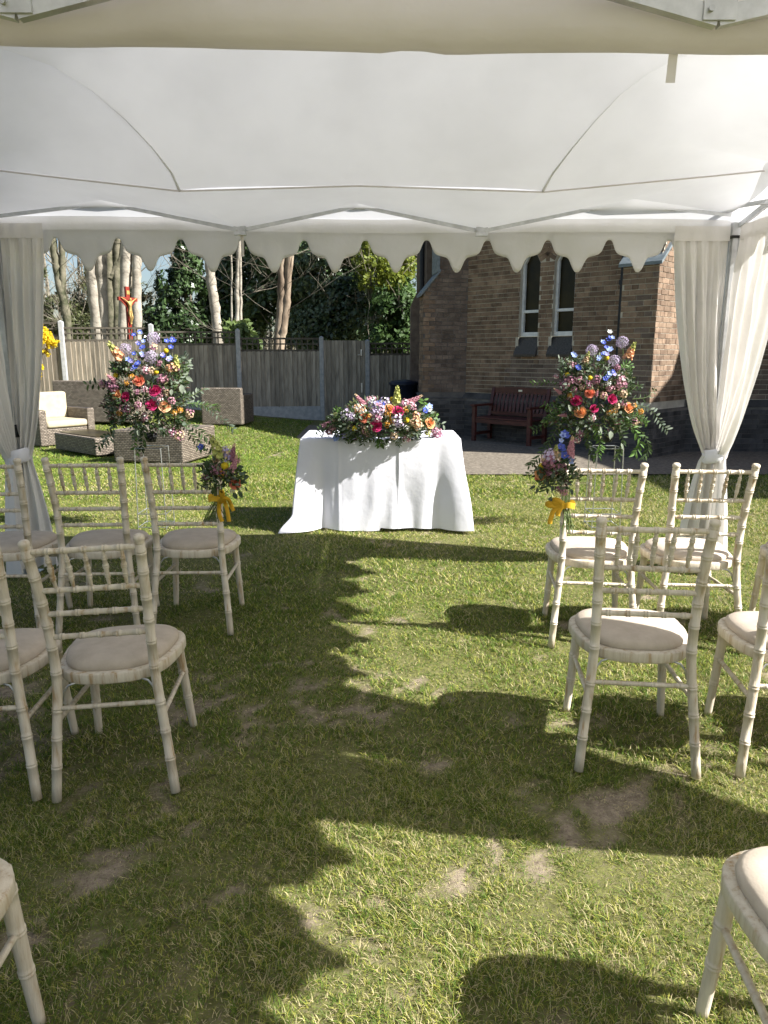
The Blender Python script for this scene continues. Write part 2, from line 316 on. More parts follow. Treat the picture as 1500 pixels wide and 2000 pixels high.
def blades(n, y0, y1, hgt, wid, tri, keep=.0):
    y = np.sqrt(rng.random(n) * (y1 * y1 - y0 * y0) + y0 * y0); w = .60 * y + .55
    x = (rng.random(n) * 2 - 1) * w
    cv = cover(x, y); clump = VN2.fbm(x * 1.1 + y * .4, y - x * .3, 34, 2) if y0 < 4 else .6; near_ = 1 - smooth((y - 2.5) / 3.0)
    ok = rng.random(n) < (.20 + .80 * cv) * (1 - near_ * (.72 - .72 * smooth((clump - .30) / .28)))
    ok &= ~((x > -.1) & (y > path_front(x) + rng.normal(0, .02, n))) & ~((x < .2) & (y > PATH_Y + (.2 - x) * 2.6 + .05) & (x > -1.6)) & (y < 16.6 + .10 * (x + 1.4))
    x, y, cv = x[ok], y[ok], cv[ok]; n = len(x)
    z = hz(x, y) - .004
    tuft = .6 * VN2.fbm(x, y, 9, 3) + .4 * smooth((VN.fbm(x + 3, y + 8, 5.2, 3) - .42) / .2); lush = smooth((VN.fbm(x + 40, y, 1.1, 3) - .38) / .3)
    h = hgt * (.35 + .9 * rng.random(n)) * (.35 + 1.2 * tuft) * (.6 + .5 * cv)
    litter = (cv < .45) & (rng.random(n) < .75); h = np.where(litter, h * .35, h)
    ang = rng.random(n) * 2 * np.pi; lean = (.5 + 1.7 * rng.random(n)) * h
    lean = np.where(litter, lean * 2.6, lean); dx, dy = np.cos(ang) * lean, np.sin(ang) * lean
    wd = wid * (.7 + .6 * rng.random(n)); a2 = ang + np.pi / 2 + rng.normal(0, .5, n); wx, wy = np.cos(a2) * wd / 2, np.sin(a2) * wd / 2
    b0 = np.stack([x - wx, y - wy, z], 1); b1 = np.stack([x + wx, y + wy, z], 1)
    tip = np.stack([x + dx, y + dy, z + h], 1)
    t = rng.random(n)[:, None]
    green = np.array([.055, .112, .012]) * (1 - t) + np.array([.16, .235, .034]) * t
    lime = np.array([.345, .35, .07]); straw = np.array([.52, .45, .25])
    far = smooth((y - 7.5) / 3)[:, None]
    s = (rng.random(n) < (.26 - .16 * lush) * (1 - .7 * far[:, 0]))[:, None] | litter[:, None]; q = (rng.random(n) < .34 - .12 * lush)[:, None]
    c = np.where(q, lime * (.8 + .4 * t), green); c = np.where(s, straw * (.7 + .5 * t), c)
    c = c * (1 - .35 * far) + far * .35 * np.array([.13, .23, .03])
    if tri == 1:
        V = np.stack([b0, b1, tip], 1).reshape(-1, 3); F_ = np.arange(3 * n).reshape(n, 3); C = np.repeat(c, 3, 0)
    else:
        mid = np.stack([x + dx * .38, y + dy * .38, z + h * .68], 1); m0 = mid - np.stack([wx, wy, wx * 0], 1) * .8; m1 = mid + np.stack([wx, wy, wx * 0], 1) * .8
        V = np.stack([b0, b1, m0, m1, tip], 1).reshape(-1, 3); o = np.arange(n)[:, None] * 5
        F_ = np.concatenate([o + [0, 1, 3], o + [0, 3, 2], o + [2, 3, 4]], 0); C = np.repeat(c, 5, 0)
    return V, F_, C
parts = [blades(290000, .75, 2.4, .0155, .0019, 3), blades(200000, 2.4, 4.2, .016, .0031, 3), blades(210000, 4.2, 7, .019, .0060, 1), blades(170000, 7, 10.5, .024, .0105, 1), blades(150000, 10.5, 17.2, .028, .018, 1)]
off = 0; VV = []; FF = []; CC = []
for v_, f_, c_ in parts: VV.append(v_); FF.append(f_ + off); CC.append(c_); off += len(v_)
g = np_mesh('grass', np.concatenate(VV), np.concatenate(FF), MT['grass'], colors=np.concatenate(CC)); kind(g, 'stuff')
tag(g, 'short patchy lawn grass with straw blades and worn spots', 'grass')

# ================================================================== CHURCH
def brick_course_layout(W, z0, z1, start=0, clip=None, first_header=2):
    """rows of bricks on a face: four stretcher courses, then one of headers"""
    out = []; n = int(round((z1 - z0) / .075))
    for i in range(n):
        za = z0 + i * .075; L = .1125 if (i + start) % 5 == first_header else .225
        offs = 0 if L < .2 else (0 if i % 2 else -.1125)
        offs += .0281 * ((i + start) % 5 == first_header)
        u = offs
        while u < W - .01:
            a, b = max(u, 0) + (.005 if u >= 0 else 0), min(u + L, W) - .005
            u += L
            if b - a < .03: continue
            segs = [(a, b)]
            if clip: segs = clip(a, b, za, za + .065)
            for (p_, q_) in segs:
                if q_ - p_ > .025: out.append((p_, q_, za + .005, za + .070))
    return out
church = empty('church', (2.6, 12.7, 0)); tag(church, 'brown brick church with lancet windows and slate topped buttresses', 'church')
CH_INV = Matrix.Translation(-church.location)
ALL_BRICKS = []   # (centre, angle, length, height, matname, exact)
def face_bricks(o, ang, W, z0, z1, mat, start=0, clip=None, matfn=None):
    ux, uy = math.cos(ang), math.sin(ang)
    for (a, b, c, d) in brick_course_layout(W, z0, z1, start, clip):
        u = (a + b) / 2; jit = random.uniform(-.0018, .0018)
        ctr = Vector((o[0] + ux * u + uy * jit, o[1] + uy * u - ux * jit, (c + d) / 2))
        m = matfn(u, (c + d) / 2) if matfn else mat
        ALL_BRICKS.append((ctr, ang, b - a, d - c, m))
def wall_quad(mb, o, ang, a, b, z0, z1, depth=0.0, mi=0):
    ux, uy = math.cos(ang), math.sin(ang); nx_, ny_ = -uy, ux   # inward
    P = lambda u, z: (o[0] + ux * u + nx_ * depth, o[1] + uy * u + ny_ * depth, z)
    mb.add([P(a, z0), P(b, z0), P(b, z1), P(a, z1)], [(0, 1, 2, 3)], CH_INV, mi)
PL = 0.735   # plinth top
# wall with the two lancets: faces left-near
AO = (1.50, 13.74); AA = -R(45); AW = 3.40
WIN = [(1.16, 1.545), (1.82, 2.21)]; SILL, SPRING, APEX = 1.81, 3.00, 3.34
def clipA(a, b, c, d):
    segs = [(a, b)]
    for (w0, w1) in WIN:
        if d > SILL - .29 and c < APEX + .16:
            zz = (c + d) / 2; m = (w0 + w1) / 2
            if zz > SPRING: k = max(0, (APEX + .14 - zz) / (APEX + .14 - SPRING)); l0, l1 = m - (m - w0 + .12) * k, m + (w1 - m + .12) * k
            elif zz < SILL: l0, l1 = w0 - .06, w1 + .02
            else: l0, l1 = w0, w1
            ns = []
            for (p_, q_) in segs:
                if q_ <= l0 or p_ >= l1: ns.append((p_, q_))
                else:
                    if p_ < l0: ns.append((p_, l0 - .004))
                    if q_ > l1: ns.append((l1 + .004, q_))
            segs = ns
    return segs
def matA(u, z):
    if u > 1.0 and z < 1.5 and z < 1.5 - .12 * math.sin(u * 5): return 'dirtybrick'
    return 'brick'
face_bricks(AO, AA, AW, PL + .09, 3.60, 'brick', 0, clipA, matA)
ux, uy = math.cos(AA), math.sin(AA); inx, iny = -uy, ux
PO = (AO[0] - inx * .05, AO[1] - iny * .05)
face_bricks(PO, AA, AW, 0.0, PL - .03, 'darkbrick', 3)
mw = MB(); TOPZ = 3.9
segs = [0, WIN[0][0], sum(WIN[0]) / 2, WIN[0][1], WIN[1][0], sum(WIN[1]) / 2, WIN[1][1], AW]
for i in range(7):
    a, b = segs[i], segs[i + 1]
    if i in (0, 3, 6): wall_quad(mw, AO, AA, a, b, 0, TOPZ, .008)
    else:
        wall_quad(mw, AO, AA, a, b, 0, SILL - .31, .008)
        P = lambda u, z: (AO[0] + ux * u + inx * .008, AO[1] + uy * u + iny * .008, z)
        za, zb = (SPRING, APEX) if i in (1, 4) else (APEX, SPRING)
        mw.add([P(a, za), P(b, zb), P(b, TOPZ), P(a, TOPZ)], [(0, 1, 2, 3)], CH_INV)
for (w0, w1) in WIN:       # reveals
    m = (w0 + w1) / 2; loop = [(w0, SILL), (w0, SPRING), (m, APEX), (w1, SPRING), (w1, SILL)]
    P = lambda u, z, d: (AO[0] + ux * u + inx * d, AO[1] + uy * u + iny * d, z)
    for k in range(4):
        (u0, z0), (u1, z1) = loop[k], loop[k + 1]
        mw.add([P(u0, z0, .008), P(u1, z1, .008), P(u1, z1, .20), P(u0, z0, .20)], [(0, 1, 2, 3)], CH_INV)
mw.build('wall', MT['mortar'], church)
mp = MB(); wall_quad(mp, PO, AA, -.05, AW, 0, PL - .02, .008); mp.build('plinth', MT['darkmortar'], church)
pc = MB()   # chamfered plinth course
P = lambda u, z, d: (AO[0] + ux * u + inx * d, AO[1] + uy * u + iny * d, z)
pc.add([P(-.05, PL - .025, -.052), P(AW, PL - .025, -.052), P(AW, PL + .085, .004), P(-.05, PL + .085, .004)], [(0, 1, 2, 3)], CH_INV); pc.build('plinth_course', MT['darkbrick'], church)
for (w0, w1) in WIN:
    m = (w0 + w1) / 2; d = .11
    gl = MB(); gl.add([P(w0, SILL, d + .02), P(w1, SILL, d + .02), P(w1, SPRING, d + .02), P(m, APEX, d + .02), P(w0, SPRING, d + .02)], [(0, 1, 2, 3, 4)], CH_INV)
    win = gl.build('window', MT['glass'], church)
    fr = MB(); fw = .042
    def fbar(u0, z0, u1, z1, w):
        a = Vector(P(u0, z0, d - .01)); b = Vector(P(u1, z1, d - .01)); fr.beam(CH_INV @ a, CH_INV @ b, .05, w, up=(inx, iny, 0))
    fr_list = [((w0 + .021, SILL), (w0 + .021, SPRING)), ((w1 - .021, SILL), (w1 - .021, SPRING)), ((w0 + .012, SPRING), (m, APEX - .03)), ((w1 - .012, SPRING), (m, APEX - .03))]
    for (a, b) in fr_list:
        fr = MB(); A = CH_INV @ Vector(P(*a, d - .01)); B = CH_INV @ Vector(P(*b, d - .01)); fr.beam(A, B, fw, .05, up=(inx, iny, 0)); fr.build('window_frame', MT['whitepaint'], win)
    for (z_, hh) in ((SILL + .035, .07), (2.225, .045)):
        fr = MB(); A = CH_INV @ Vector(P(w0 + .02, z_, d - .014)); B = CH_INV @ Vector(P(w1 - .02, z_, d - .014)); fr.beam(A, B, .052, hh); fr.build('window_rail', MT['whitepaint'], win)
    sl = MB(); s0, s1 = w0 - .045, w1 + .012
    V = [P(s0, SILL - .30, -.075), P(s1, SILL - .30, -.075), P(s1, SILL - .005, .10), P(s0, SILL - .005, .10), P(s0, SILL - .30, .02), P(s1, SILL - .30, .02), P(s1, SILL - .34, -.06), P(s0, SILL - .34, -.06)]
    sl.add(V, [(0, 1, 2, 3), (7, 6, 1, 0), (0, 3, 4), (1, 5, 2), (4, 5, 6, 7)], CH_INV); sl.build('window_sill', MT['sill'], church)
    for side in (-1, 1):    # voussoirs laid square to the straight arch slopes
        e = Vector((w0 if side < 0 else w1, SPRING)); t = Vector((m, APEX)); L = (t - e).length; dr = (t - e) / L; nn = Vector((-dr.y, dr.x)) * (1 if side < 0 else -1)
        nb = int(L / .075)
        for k in range(nb + 1):
            c = e + dr * (.0375 + k * .075) + nn * .115
            M = Matrix.Translation(CH_INV @ Vector(P(c.x, c.y, .035))) @ Matrix.Rotation(AA, 4, 'Z') @ Matrix.Rotation(-math.atan2(dr.y, dr.x), 4, 'Y')
            b_ = MB(); b_.box((-.0325, -.04, -.105), (.0325, .04, .105), M); b_.build('voussoir', MT['brick'], church)
# right buttress, square to that wall
BW, BP = .54, .93
end = Vector((AO[0] + ux * AW, AO[1] + uy * AW))
inn = Vector((inx, iny)); alo = Vector((ux, uy))
b0 = end - inn * BP * .72 - alo * .02
BZ = 2.76
face_bricks(b0, AA, BW, PL + .09, BZ, 'dirtybrick', 1, None, lambda u, z: 'dirtybrick' if (z < 1.5 or random.random() < .10) else 'brick')
sideA = AA + R(90); s0 = b0 + alo * BW
face_bricks(s0, sideA, 1.35, PL + .09, 3.60, 'brick', 1, lambda a, b, c, d: [(max(a, max(0, (d - BZ) * .62)), b)] if d > BZ else [(a, b)])
bb = MB(); wall_quad(bb, b0, AA, 0, BW, 0, BZ, .008)
P2 = lambda u, z: (s0.x + math.cos(sideA) * u - math.sin(sideA) * .008, s0.y + math.sin(sideA) * u + math.cos(sideA) * .008, z)
bb.add([P2(.0, 0), P2(1.35, 0), P2(1.35, 3.9), P2(.70, 3.9), P2(0, BZ)], [(0, 1, 2, 3, 4)], CH_INV)
P3 = lambda u, z: (b0.x + math.cos(sideA) * u, b0.y + math.sin(sideA) * u, z)
bb.add([P3(0, 0), P3(.8, 0), P3(.8, 3.9), P3(.70, 3.9), P3(0, BZ)], [(4, 3, 2, 1, 0)], CH_INV)
bb.build('buttress', MT['mortar'], church)
def coping(q0, along, inward, w, z0, run, rise, over=.05, name='coping'):
    m = MB(); a = Vector((q0.x, q0.y)) - along * over - inward * over; b = a + along * (w + 2 * over)
    k = -over * rise / run
    v = [(a.x, a.y, z0 + k), (b.x, b.y, z0 + k), tuple((b + inward * (run + over)).to_3d() + Vector((0, 0, z0 + rise))), tuple((a + inward * (run + over)).to_3d() + Vector((0, 0, z0 + rise)))]
    v += [(x, y, z + .045) for x, y, z in v]
    m.add(v, [(0, 3, 2, 1), (4, 5, 6, 7), (0, 1, 5, 4), (1, 2, 6, 5), (2, 3, 7, 6), (3, 0, 4, 7)], CH_INV); return m.build(name, MT['slate'], church)
coping(b0, alo, inn, BW, BZ, .70, .62)
# buttress plinth, slightly proud
pb = b0 - inn * .05 - alo * .05
face_bricks(pb, AA, BW + .10, 0, PL - .03, 'darkbrick', 2); ps = pb + alo * (BW + .10); face_bricks(ps, sideA, 1.3, 0, PL - .03, 'darkbrick', 2)
q = MB(); wall_quad(q, pb, AA, 0, BW + .1, 0, PL - .02, .008); wall_quad(q, ps, sideA, 0, 1.3, 0, PL - .02, .008)
q.add([tuple(pb.to_3d() + Vector((0, 0, PL - .02))), tuple(ps.to_3d() + Vector((0, 0, PL - .02))), tuple((ps + inn * 1.3).to_3d() + Vector((0, 0, PL - .02))), tuple((pb + inn * 1.3).to_3d() + Vector((0, 0, PL - .02)))], [(0, 1, 2, 3)], CH_INV)
q.build('plinth', MT['darkmortar'], church)
# square black downpipe in the angle
dp = MB(); c = b0 - alo * .075 + inn * .22
dp.beam(CH_INV @ Vector((c.x, c.y, .02)), CH_INV @ Vector((c.x, c.y, 3.85)), .10, .10, up=(inx, iny, 0)); dpo = dp.build('downpipe', MT['pipe'], church)
for zc_ in (1.2, 2.5):
    k = MB(); k.beam(CH_INV @ Vector((c.x, c.y, zc_)), CH_INV @ Vector((c.x, c.y, zc_ + .07)), .125, .125, up=(inx, iny, 0)); k.build('pipe_collar', MT['pipe'], dpo)
# wall to the right, facing the lawn
inner = s0 + inn * 1.22; BO = (inner.x, inner.y); BWID = 4.3
face_bricks(BO, 0, BWID, PL + .09, 3.3, 'brick', 3, None, lambda u, z: 'dirtybrick' if z < 1.25 else 'brick')
face_bricks((BO[0], BO[1] - .05), 0, BWID, 0, PL - .03, 'darkbrick', 1)
q = MB(); wall_quad(q, BO, 0, 0, BWID, 0, 3.9, .008); q.build('wall', MT['mortar'], church)
q = MB(); wall_quad(q, (BO[0], BO[1] - .05), 0, 0, BWID, 0, PL - .02, .008); q.build('plinth', MT['darkmortar'], church)
q = MB(); q.add([(BO[0], BO[1] - .052, PL - .025), (BO[0] + BWID, BO[1] - .052, PL - .025), (BO[0] + BWID, BO[1] + .004, PL + .085), (BO[0], BO[1] + .004, PL + .085)], [(0, 1, 2, 3)], CH_INV); q.build('plinth_course', MT['darkbrick'], church)
# left buttress
LA = R(6.0); LW = .82; l0 = Vector((AO[0] + .03 - math.cos(LA) * LW, AO[1] - math.sin(LA) * LW - .02)); lal = Vector((math.cos(LA), math.sin(LA))); lin = Vector((-math.sin(LA), math.cos(LA)))
LZ = 2.60
face_bricks(l0, LA, LW, PL + .09, 3.6, 'dirtybrick', 4, lambda a, b, c, d: [(max(a, (d - LZ) * .85 if d < 2.95 else .28), b)] if d > LZ else [(a, b)], lambda u, z: 'brick' if (u < .16 and z < 2.6) else 'dirtybrick')
eo = l0 + lin * .50; face_bricks(eo, LA - R(90), .50, PL + .09, LZ, 'brick', 4)
q = MB(); P4 = lambda u, z: (l0.x + lal.x * u + lin.x * .008, l0.y + lal.y * u + lin.y * .008, z)
q.add([P4(0, 0), P4(LW, 0), P4(LW, 3.9), P4(.28, 3.9), P4(.28, 2.95), P4(0, LZ)], [(0, 1, 2, 3, 4, 5)], CH_INV); wall_quad(q, eo, LA - R(90), 0, .5, 0, LZ, .008)
q.build('buttress', MT['darkmortar'], church)
cp = coping(eo, -lin, lal, .5, LZ, .30, .36, .05)
sp_ = MB(); a = l0 + lal * .26 - lin * .03; b = a + lin * .56
sp_.beam(CH_INV @ Vector((a.x, a.y, 3.4)), CH_INV @ Vector((b.x, b.y, 3.4)), .05, .9); sp_.build('coping_slab', MT['slate'], church)
pf = l0 - lin * .05 - lal * .05
face_bricks(pf, LA, LW + .02, 0, PL - .03, 'darkbrick', 0); q = MB(); wall_quad(q, pf, LA, 0, LW + .03, 0, PL - .02, .008)
q.add([tuple(pf.to_3d() + Vector((0, 0, PL - .02))), tuple((pf + lal * (LW + .05)).to_3d() + Vector((0, 0, PL - .02))), tuple((pf + lal * (LW + .05) + lin * .6).to_3d() + Vector((0, 0, PL + .06))), tuple((pf + lin * .6).to_3d() + Vector((0, 0, PL + .06)))], [(0, 1, 2, 3)], CH_INV)
q.add([tuple(pf.to_3d()), tuple((pf + lin * .6).to_3d()), tuple((pf + lin * .6).to_3d() + Vector((0, 0, PL))), tuple(pf.to_3d() + Vector((0, 0, PL)))], [(3, 2, 1, 0)], CH_INV)
q.build('plinth', MT['darkmortar'], church)
# side wall running back towards the fence with a further buttress
q = MB(); q.box((.80, 14.3, 0), (1.4, 18.6, 4.4), CH_INV); q.build('side_wall', MT['dirtybrick'], church)
q = MB(); q.prism([(0, 0), (.32, 0), (.32, 3.2), (.30, 3.2), (0, 2.55)], .5, CH_INV @ Matrix.Translation((.58, 16.2, 0))); q.build('buttress', MT['dirtybrick'], church)
q = MB(); q.tube([CH_INV @ Vector((.74, 14.8, 0)), CH_INV @ Vector((.74, 14.8, 4.2))], .05, 8); q.build('downpipe', MT['pipe'], church)
# unseen apse roof, then blocks added and shaped to shade lawn, fence and buttress
q = MB(); ap = [(AO[0] - .25, AO[1] - .05), (end.x - .25, end.y - .3), (BO[0] + .2, BO[1] - .3), (BO[0] + 4.3, BO[1] - .3), (BO[0] + 4.3, 15.5), (.7, 15.5)]
q.add([(x, y, 3.9) for x, y in ap] + [(x * .35 + 5.2 * .65, y * .3 + 15.2 * .7, 6.4) for x, y in ap], [tuple(range(6))[::-1]] + [(i, (i + 1) % 6, (i + 1) % 6 + 6, i + 6) for i in range(6)] + [tuple(range(6, 12))], CH_INV); q.build('apse_roof', MT['roof'], church)
q = MB(); q.prism([(4.2, 0), (9.2, 0), (9.2, 5.0), (5.1, 10.0), (4.2, 8.4)], 3.3, CH_INV @ Matrix.Translation((0, 12.3, 0))); q.build('nave_shade_block', MT['dirtybrick'], church)
q = MB()
q.box((10.2, 4.95, 0), (17, 9.6, 6.0), CH_INV)
q.add([(10.0, 4.75, 6.0), (17.2, 4.75, 6.0), (17.2, 9.8, 6.0), (10.0, 9.8, 6.0), (12.4, 8.0, 6.9), (15.0, 8.0, 6.9)], [(0, 1, 5, 4), (1, 2, 5), (2, 3, 4, 5), (3, 0, 4), (3, 2, 1, 0)], CH_INV)
q.build('offscreen_shade_block', MT['dirtybrick'], church)
q = MB(); q.prism([(7.9, 0), (15.1, 0), (15.1, 3.9), (11.5, 8.9), (7.9, 3.9)], 6, CH_INV @ Matrix.Translation((0, 9.6, 0))); q.build('offscreen_shade_gable', MT['dirtybrick'], church)
# bricks: the 300 that show largest are parts, the rest one joined part per brick colour
view = Vector((0, 0, EYE)); cand = []
for k, (c, an, L, Hh, m) in enumerate(ALL_BRICKS):
    d = c - view; n_ = Vector((math.sin(an), -math.cos(an), 0)); cosf = max(0, -(d.normalized().dot(n_)))
    px_ = 750 + FPX * d.x / (d.y * _c - d.z * _s)
    vis = cosf > 0 and 795 < px_ < 1500 and c.z < 1.48 + .125 * d.y and not (1320 < px_ < 1465)
    cand.append((L * Hh * cosf / d.length_squared * (1 if vis else 0), k))
cand.sort(reverse=True); chosen = set(k for sc_, k in cand[:300] if sc_ > 0)
cache = {}; rest = {}
for k, (c, an, L, Hh, m) in enumerate(ALL_BRICKS):
    if k in chosen:
        key = (round(L, 3), m)
        if key not in cache: cache[key] = MB().box((-L / 2, -.0, -Hh / 2), (L / 2, .05, Hh / 2)).mesh('brick', MT[m])
        o = obj('brick', cache[key], church); o.location = CH_INV @ c; o.rotation_euler = (0, 0, an)
    else:
        rest.setdefault(m, MB()).box((-L / 2, -.0, -Hh / 2), (L / 2, .05, Hh / 2), CH_INV @ Matrix.Translation(c) @ Matrix.Rotation(an, 4, 'Z'))
for m, mb in rest.items(): kind(mb.build('brickwork', MT[m], church), 'stuff')

# ================================================================== BENCH
bl = ground(925, 862); bench = empty('garden_bench', (2.16, 12.62, 0), -R(45)); tag(bench, 'dark red slatted garden bench against the church wall', 'bench')
BL = 1.22; M_ = MT['mahogany']
for sx in (-1, 1):
    x = sx * (BL / 2 - .035)
    bevel(MB().box((x - .035, -.26, 0), (x + .035, -.20, .62)).build('leg', M_, bench), .006)
    MB().add([(x - .03, .20, 0), (x + .03, .20, 0), (x + .03, .26, 0), (x - .03, .26, 0), (x - .03, .19, .42), (x + .03, .19, .42), (x + .03, .25, .42), (x - .03, .25, .42), (x - .03, .31, .94), (x + .03, .31, .94), (x + .03, .36, .94), (x - .03, .36, .94)],
             [(3, 2, 1, 0), (8, 9, 10, 11)] + [(4 * k + i, 4 * k + (i + 1) % 4, 4 * k + 4 + (i + 1) % 4, 4 * k + 4 + i) for k in (0, 1) for i in range(4)]).build('back_leg', M_, bench)
    bevel(MB().box((x - .045, -.30, .62), (x + .045, .24, .655)).build('armrest', M_, bench), .01)
    MB().box((x - .02, -.2, .12), (x + .02, .2, .17)).build('stretcher', M_, bench)
for k in range(6):
    y = -.24 + k * .082; bevel(MB().box((-BL / 2 + (.07 if k in (0, 5) else 0), y, .415), (BL / 2 - (.07 if k in (0, 5) else 0), y + .068, .44)).build('seat_slat', M_, bench), .004)
MB().box((-BL / 2 + .07, -.245, .34), (BL / 2 - .07, -.215, .41)).build('seat_rail', M_, bench)
def back_pt(z): return .20 + (z - .42) * .23
tr = MB(); tr.prism([(-BL / 2 + .065, .84), (BL / 2 - .065, .84), (BL / 2 - .065, .93), (.3, .945), (0, .95), (-.3, .945), (-BL / 2 + .065, .93)], .035, Matrix.Translation((0, back_pt(.89), 0))); tr.build('top_rail', M_, bench)
MB().box((-BL / 2 + .065, back_pt(.5) - .005, .46), (BL / 2 - .065, back_pt(.5) + .03, .52)).build('bottom_rail', M_, bench)
for k in range(13):
    x = -BL / 2 + .12 + k * (BL - .24) / 12
    MB().beam((x, back_pt(.52) + .015, .52), (x, back_pt(.84) + .015, .84), .05, .014, up=(0, 1, 0)).build('back_slat', M_, bench)
MB().box((-.04, back_pt(.89) - .003, .875), (.04, back_pt(.89) + .001, .905)).build('plaque', MT['steel'], bench)

# ================================================================== WATER BUTT
wb = empty('water_butt', (.42, 15.7, 0)); tag(wb, 'navy lidded plastic water butt beside the church corner and fence', 'water butt')
prof = [(.24, 0), (.27, .1), (.30, .5), (.285, .86), (.30, .87), (.30, .91)]
MB().grid([[(r * math.cos(a), r * math.sin(a), z) for a in np.linspace(0, 2 * math.pi, 28, endpoint=False)] for r, z in prof], closed=True).build('barrel', MT['butt'], wb, True)
prof = [(.315, .885), (.32, .93), (.27, .96), (.10, .99), (.001, 1.0)]
MB().grid([[(r * math.cos(a), r * math.sin(a), z) for a in np.linspace(0, 2 * math.pi, 28, endpoint=False)] for r, z in prof], closed=True).build('lid', MT['butt'], wb, True)

# ================================================================== FENCE
def fY(x): return 17.05 + .11 * (x + 1.43)
posts = [(-9.05, 2.31, .50), (-7.07, 2.25, .42), (-5.17, 2.19, .36), (-3.29, 2.09, .24), (-1.43, 1.93, .07), (-.384, 1.86, .03)]
fang = math.atan(.11)
plabels = ['farthest left concrete post, behind the yellow shrub', 'sunlit pale concrete post between yellow shrub and rattan seats', 'concrete fence post behind the left flower pedestal, topped by its blue spires',
           'concrete fence post left of the trellised panel with sloping base board', 'concrete fence post at the hinge side of the gate', 'concrete fence post at the latch side of the gate']
for (x, zt, zb), lb in zip(posts, plabels):
    po = empty('fence_post', (x, fY(x) - .02, zb - .1), fang); tag(po, lb, 'fence post', 'concrete fence posts')
    bevel(MB().box((-.05, -.06, 0), (.05, .06, zt - zb + .07)).build('shaft', MT['concrete'], po), .012)
    MB().add([(-.05, -.06, zt - zb + .07), (.05, -.06, zt - zb + .07), (.05, .06, zt - zb + .07), (-.05, .06, zt - zb + .07), (0, 0, zt - zb + .10)], [(0, 1, 4), (1, 2, 4), (2, 3, 4), (3, 0, 4)]).build('cap', MT['concrete'], po)
board_me = {}
def board_mesh(h):
    key = round(h, 2)
    if key not in board_me:
        m = MB(); w = .118; m.add([(0, -.004, 0), (w, -.034, 0), (w, -.010, 0), (0, .004, 0), (0, -.004, h), (w, -.034, h), (w, -.010, h), (0, .004, h)], [(0, 3, 2, 1), (4, 5, 6, 7), (0, 1, 5, 4), (1, 2, 6, 5), (2, 3, 7, 6), (3, 0, 4, 7)])
        board_me[key] = m.mesh('board', MT['fence'])
    return board_me[key]
def fence_panel(x0, x1, zt, zb, label, trel=.30, gravel=True):
    L = math.hypot(x1 - x0, fY(x1) - fY(x0)) - .10; o = empty('boarded_fence', (x0 + .05, fY(x0 + .05), zb), fang); tag(o, label, 'fence', 'boarded fence bays with trellis tops')
    g0 = .20 if gravel else .05; zp = zt - zb - trel; n = max(3, int(L / .1)); st = (L - .118) / (n - 1)
    me = board_mesh(zp - g0)
    for k in range(n):
        b = obj('board', me, o); b.location = (k * st, random.uniform(-.003, .003), g0 + random.uniform(-.006, .006)); b.rotation_euler = (0, random.uniform(-.004, .004), 0)
    for z_ in (g0 + .15, (g0 + zp) / 2, zp - .15): MB().box((0, .012, z_ - .03), (L, .045, z_ + .03)).build('back_rail', MT['fence'], o)
    for z_, hh in ((zp + .02, .045), (zp + trel * .55, .03), (zp + trel - .015, .04)): MB().box((0, -.02, z_ - hh / 2), (L, .02, z_ + hh / 2)).build('trellis_rail', MT['trellis'], o)
    m = MB().box((-.014, -.006, zp + .04), (.014, .014, zp + trel - .03)).mesh('trellis_slat', MT['trellis'])
    k = int(L / .125)
    for i in range(k + 1):
        s_ = obj('trellis_slat', m, o); s_.location = (.02 + i * (L - .04) / k, .006, 0)
    if gravel: MB().box((0, -.03, -.25), (L, .03, g0 + .005)).build('base_board', MT['concrete'], o)
fence_panel(-9.05, -7.07, 2.20, .45, 'sunlit fence panel half hidden by the yellow shrub and curtain')
fence_panel(-7.07, -5.17, 2.10, .38, 'fence panel crossed by a slanting shadow edge behind rattan armchair')
fence_panel(-5.17, -3.29, 2.02, .28, 'shaded fence panel behind the right half of left flower pedestal')
fence_panel(-3.29, -1.43, 1.885, .14, 'fence panel over a grey sloping base board, left of the gate')
fence_panel(-.384, .75, 1.78, .02, 'short fence panel between gate and church buttress', .28, False)
gate = empty('gate', (-1.37, fY(-1.37), .03), fang); tag(gate, 'plain boarded wooden gate with metal lever between two concrete posts', 'gate')
me = board_mesh(1.76); L = .92
for k in range(9):
    b = obj('board', me, gate); b.location = (.02 + k * (L - .138) / 8, random.uniform(-.003, .003), .04)
for x in (0, .955): MB().box((x - .03, -.02, 0), (x + .03, .05, 1.80)).build('gate_jamb', MT['fence'], gate)
for z_ in (.25, .9, 1.6): MB().box((.02, .01, z_ - .04), (L, .05, z_ + .04)).build('ledge', MT['fence'], gate)
h = MB(); h.box((.83, -.045, 1.46), (.86, -.03, 1.60)); h.beam((.845, -.05, 1.49), (.76, -.06, 1.48), .015, .022); h.build('lever_handle', MT['steel'], gate)
MB().box((.835, -.045, .62), (.87, -.028, .84)).build('lock_plate', MT['steel'], gate)

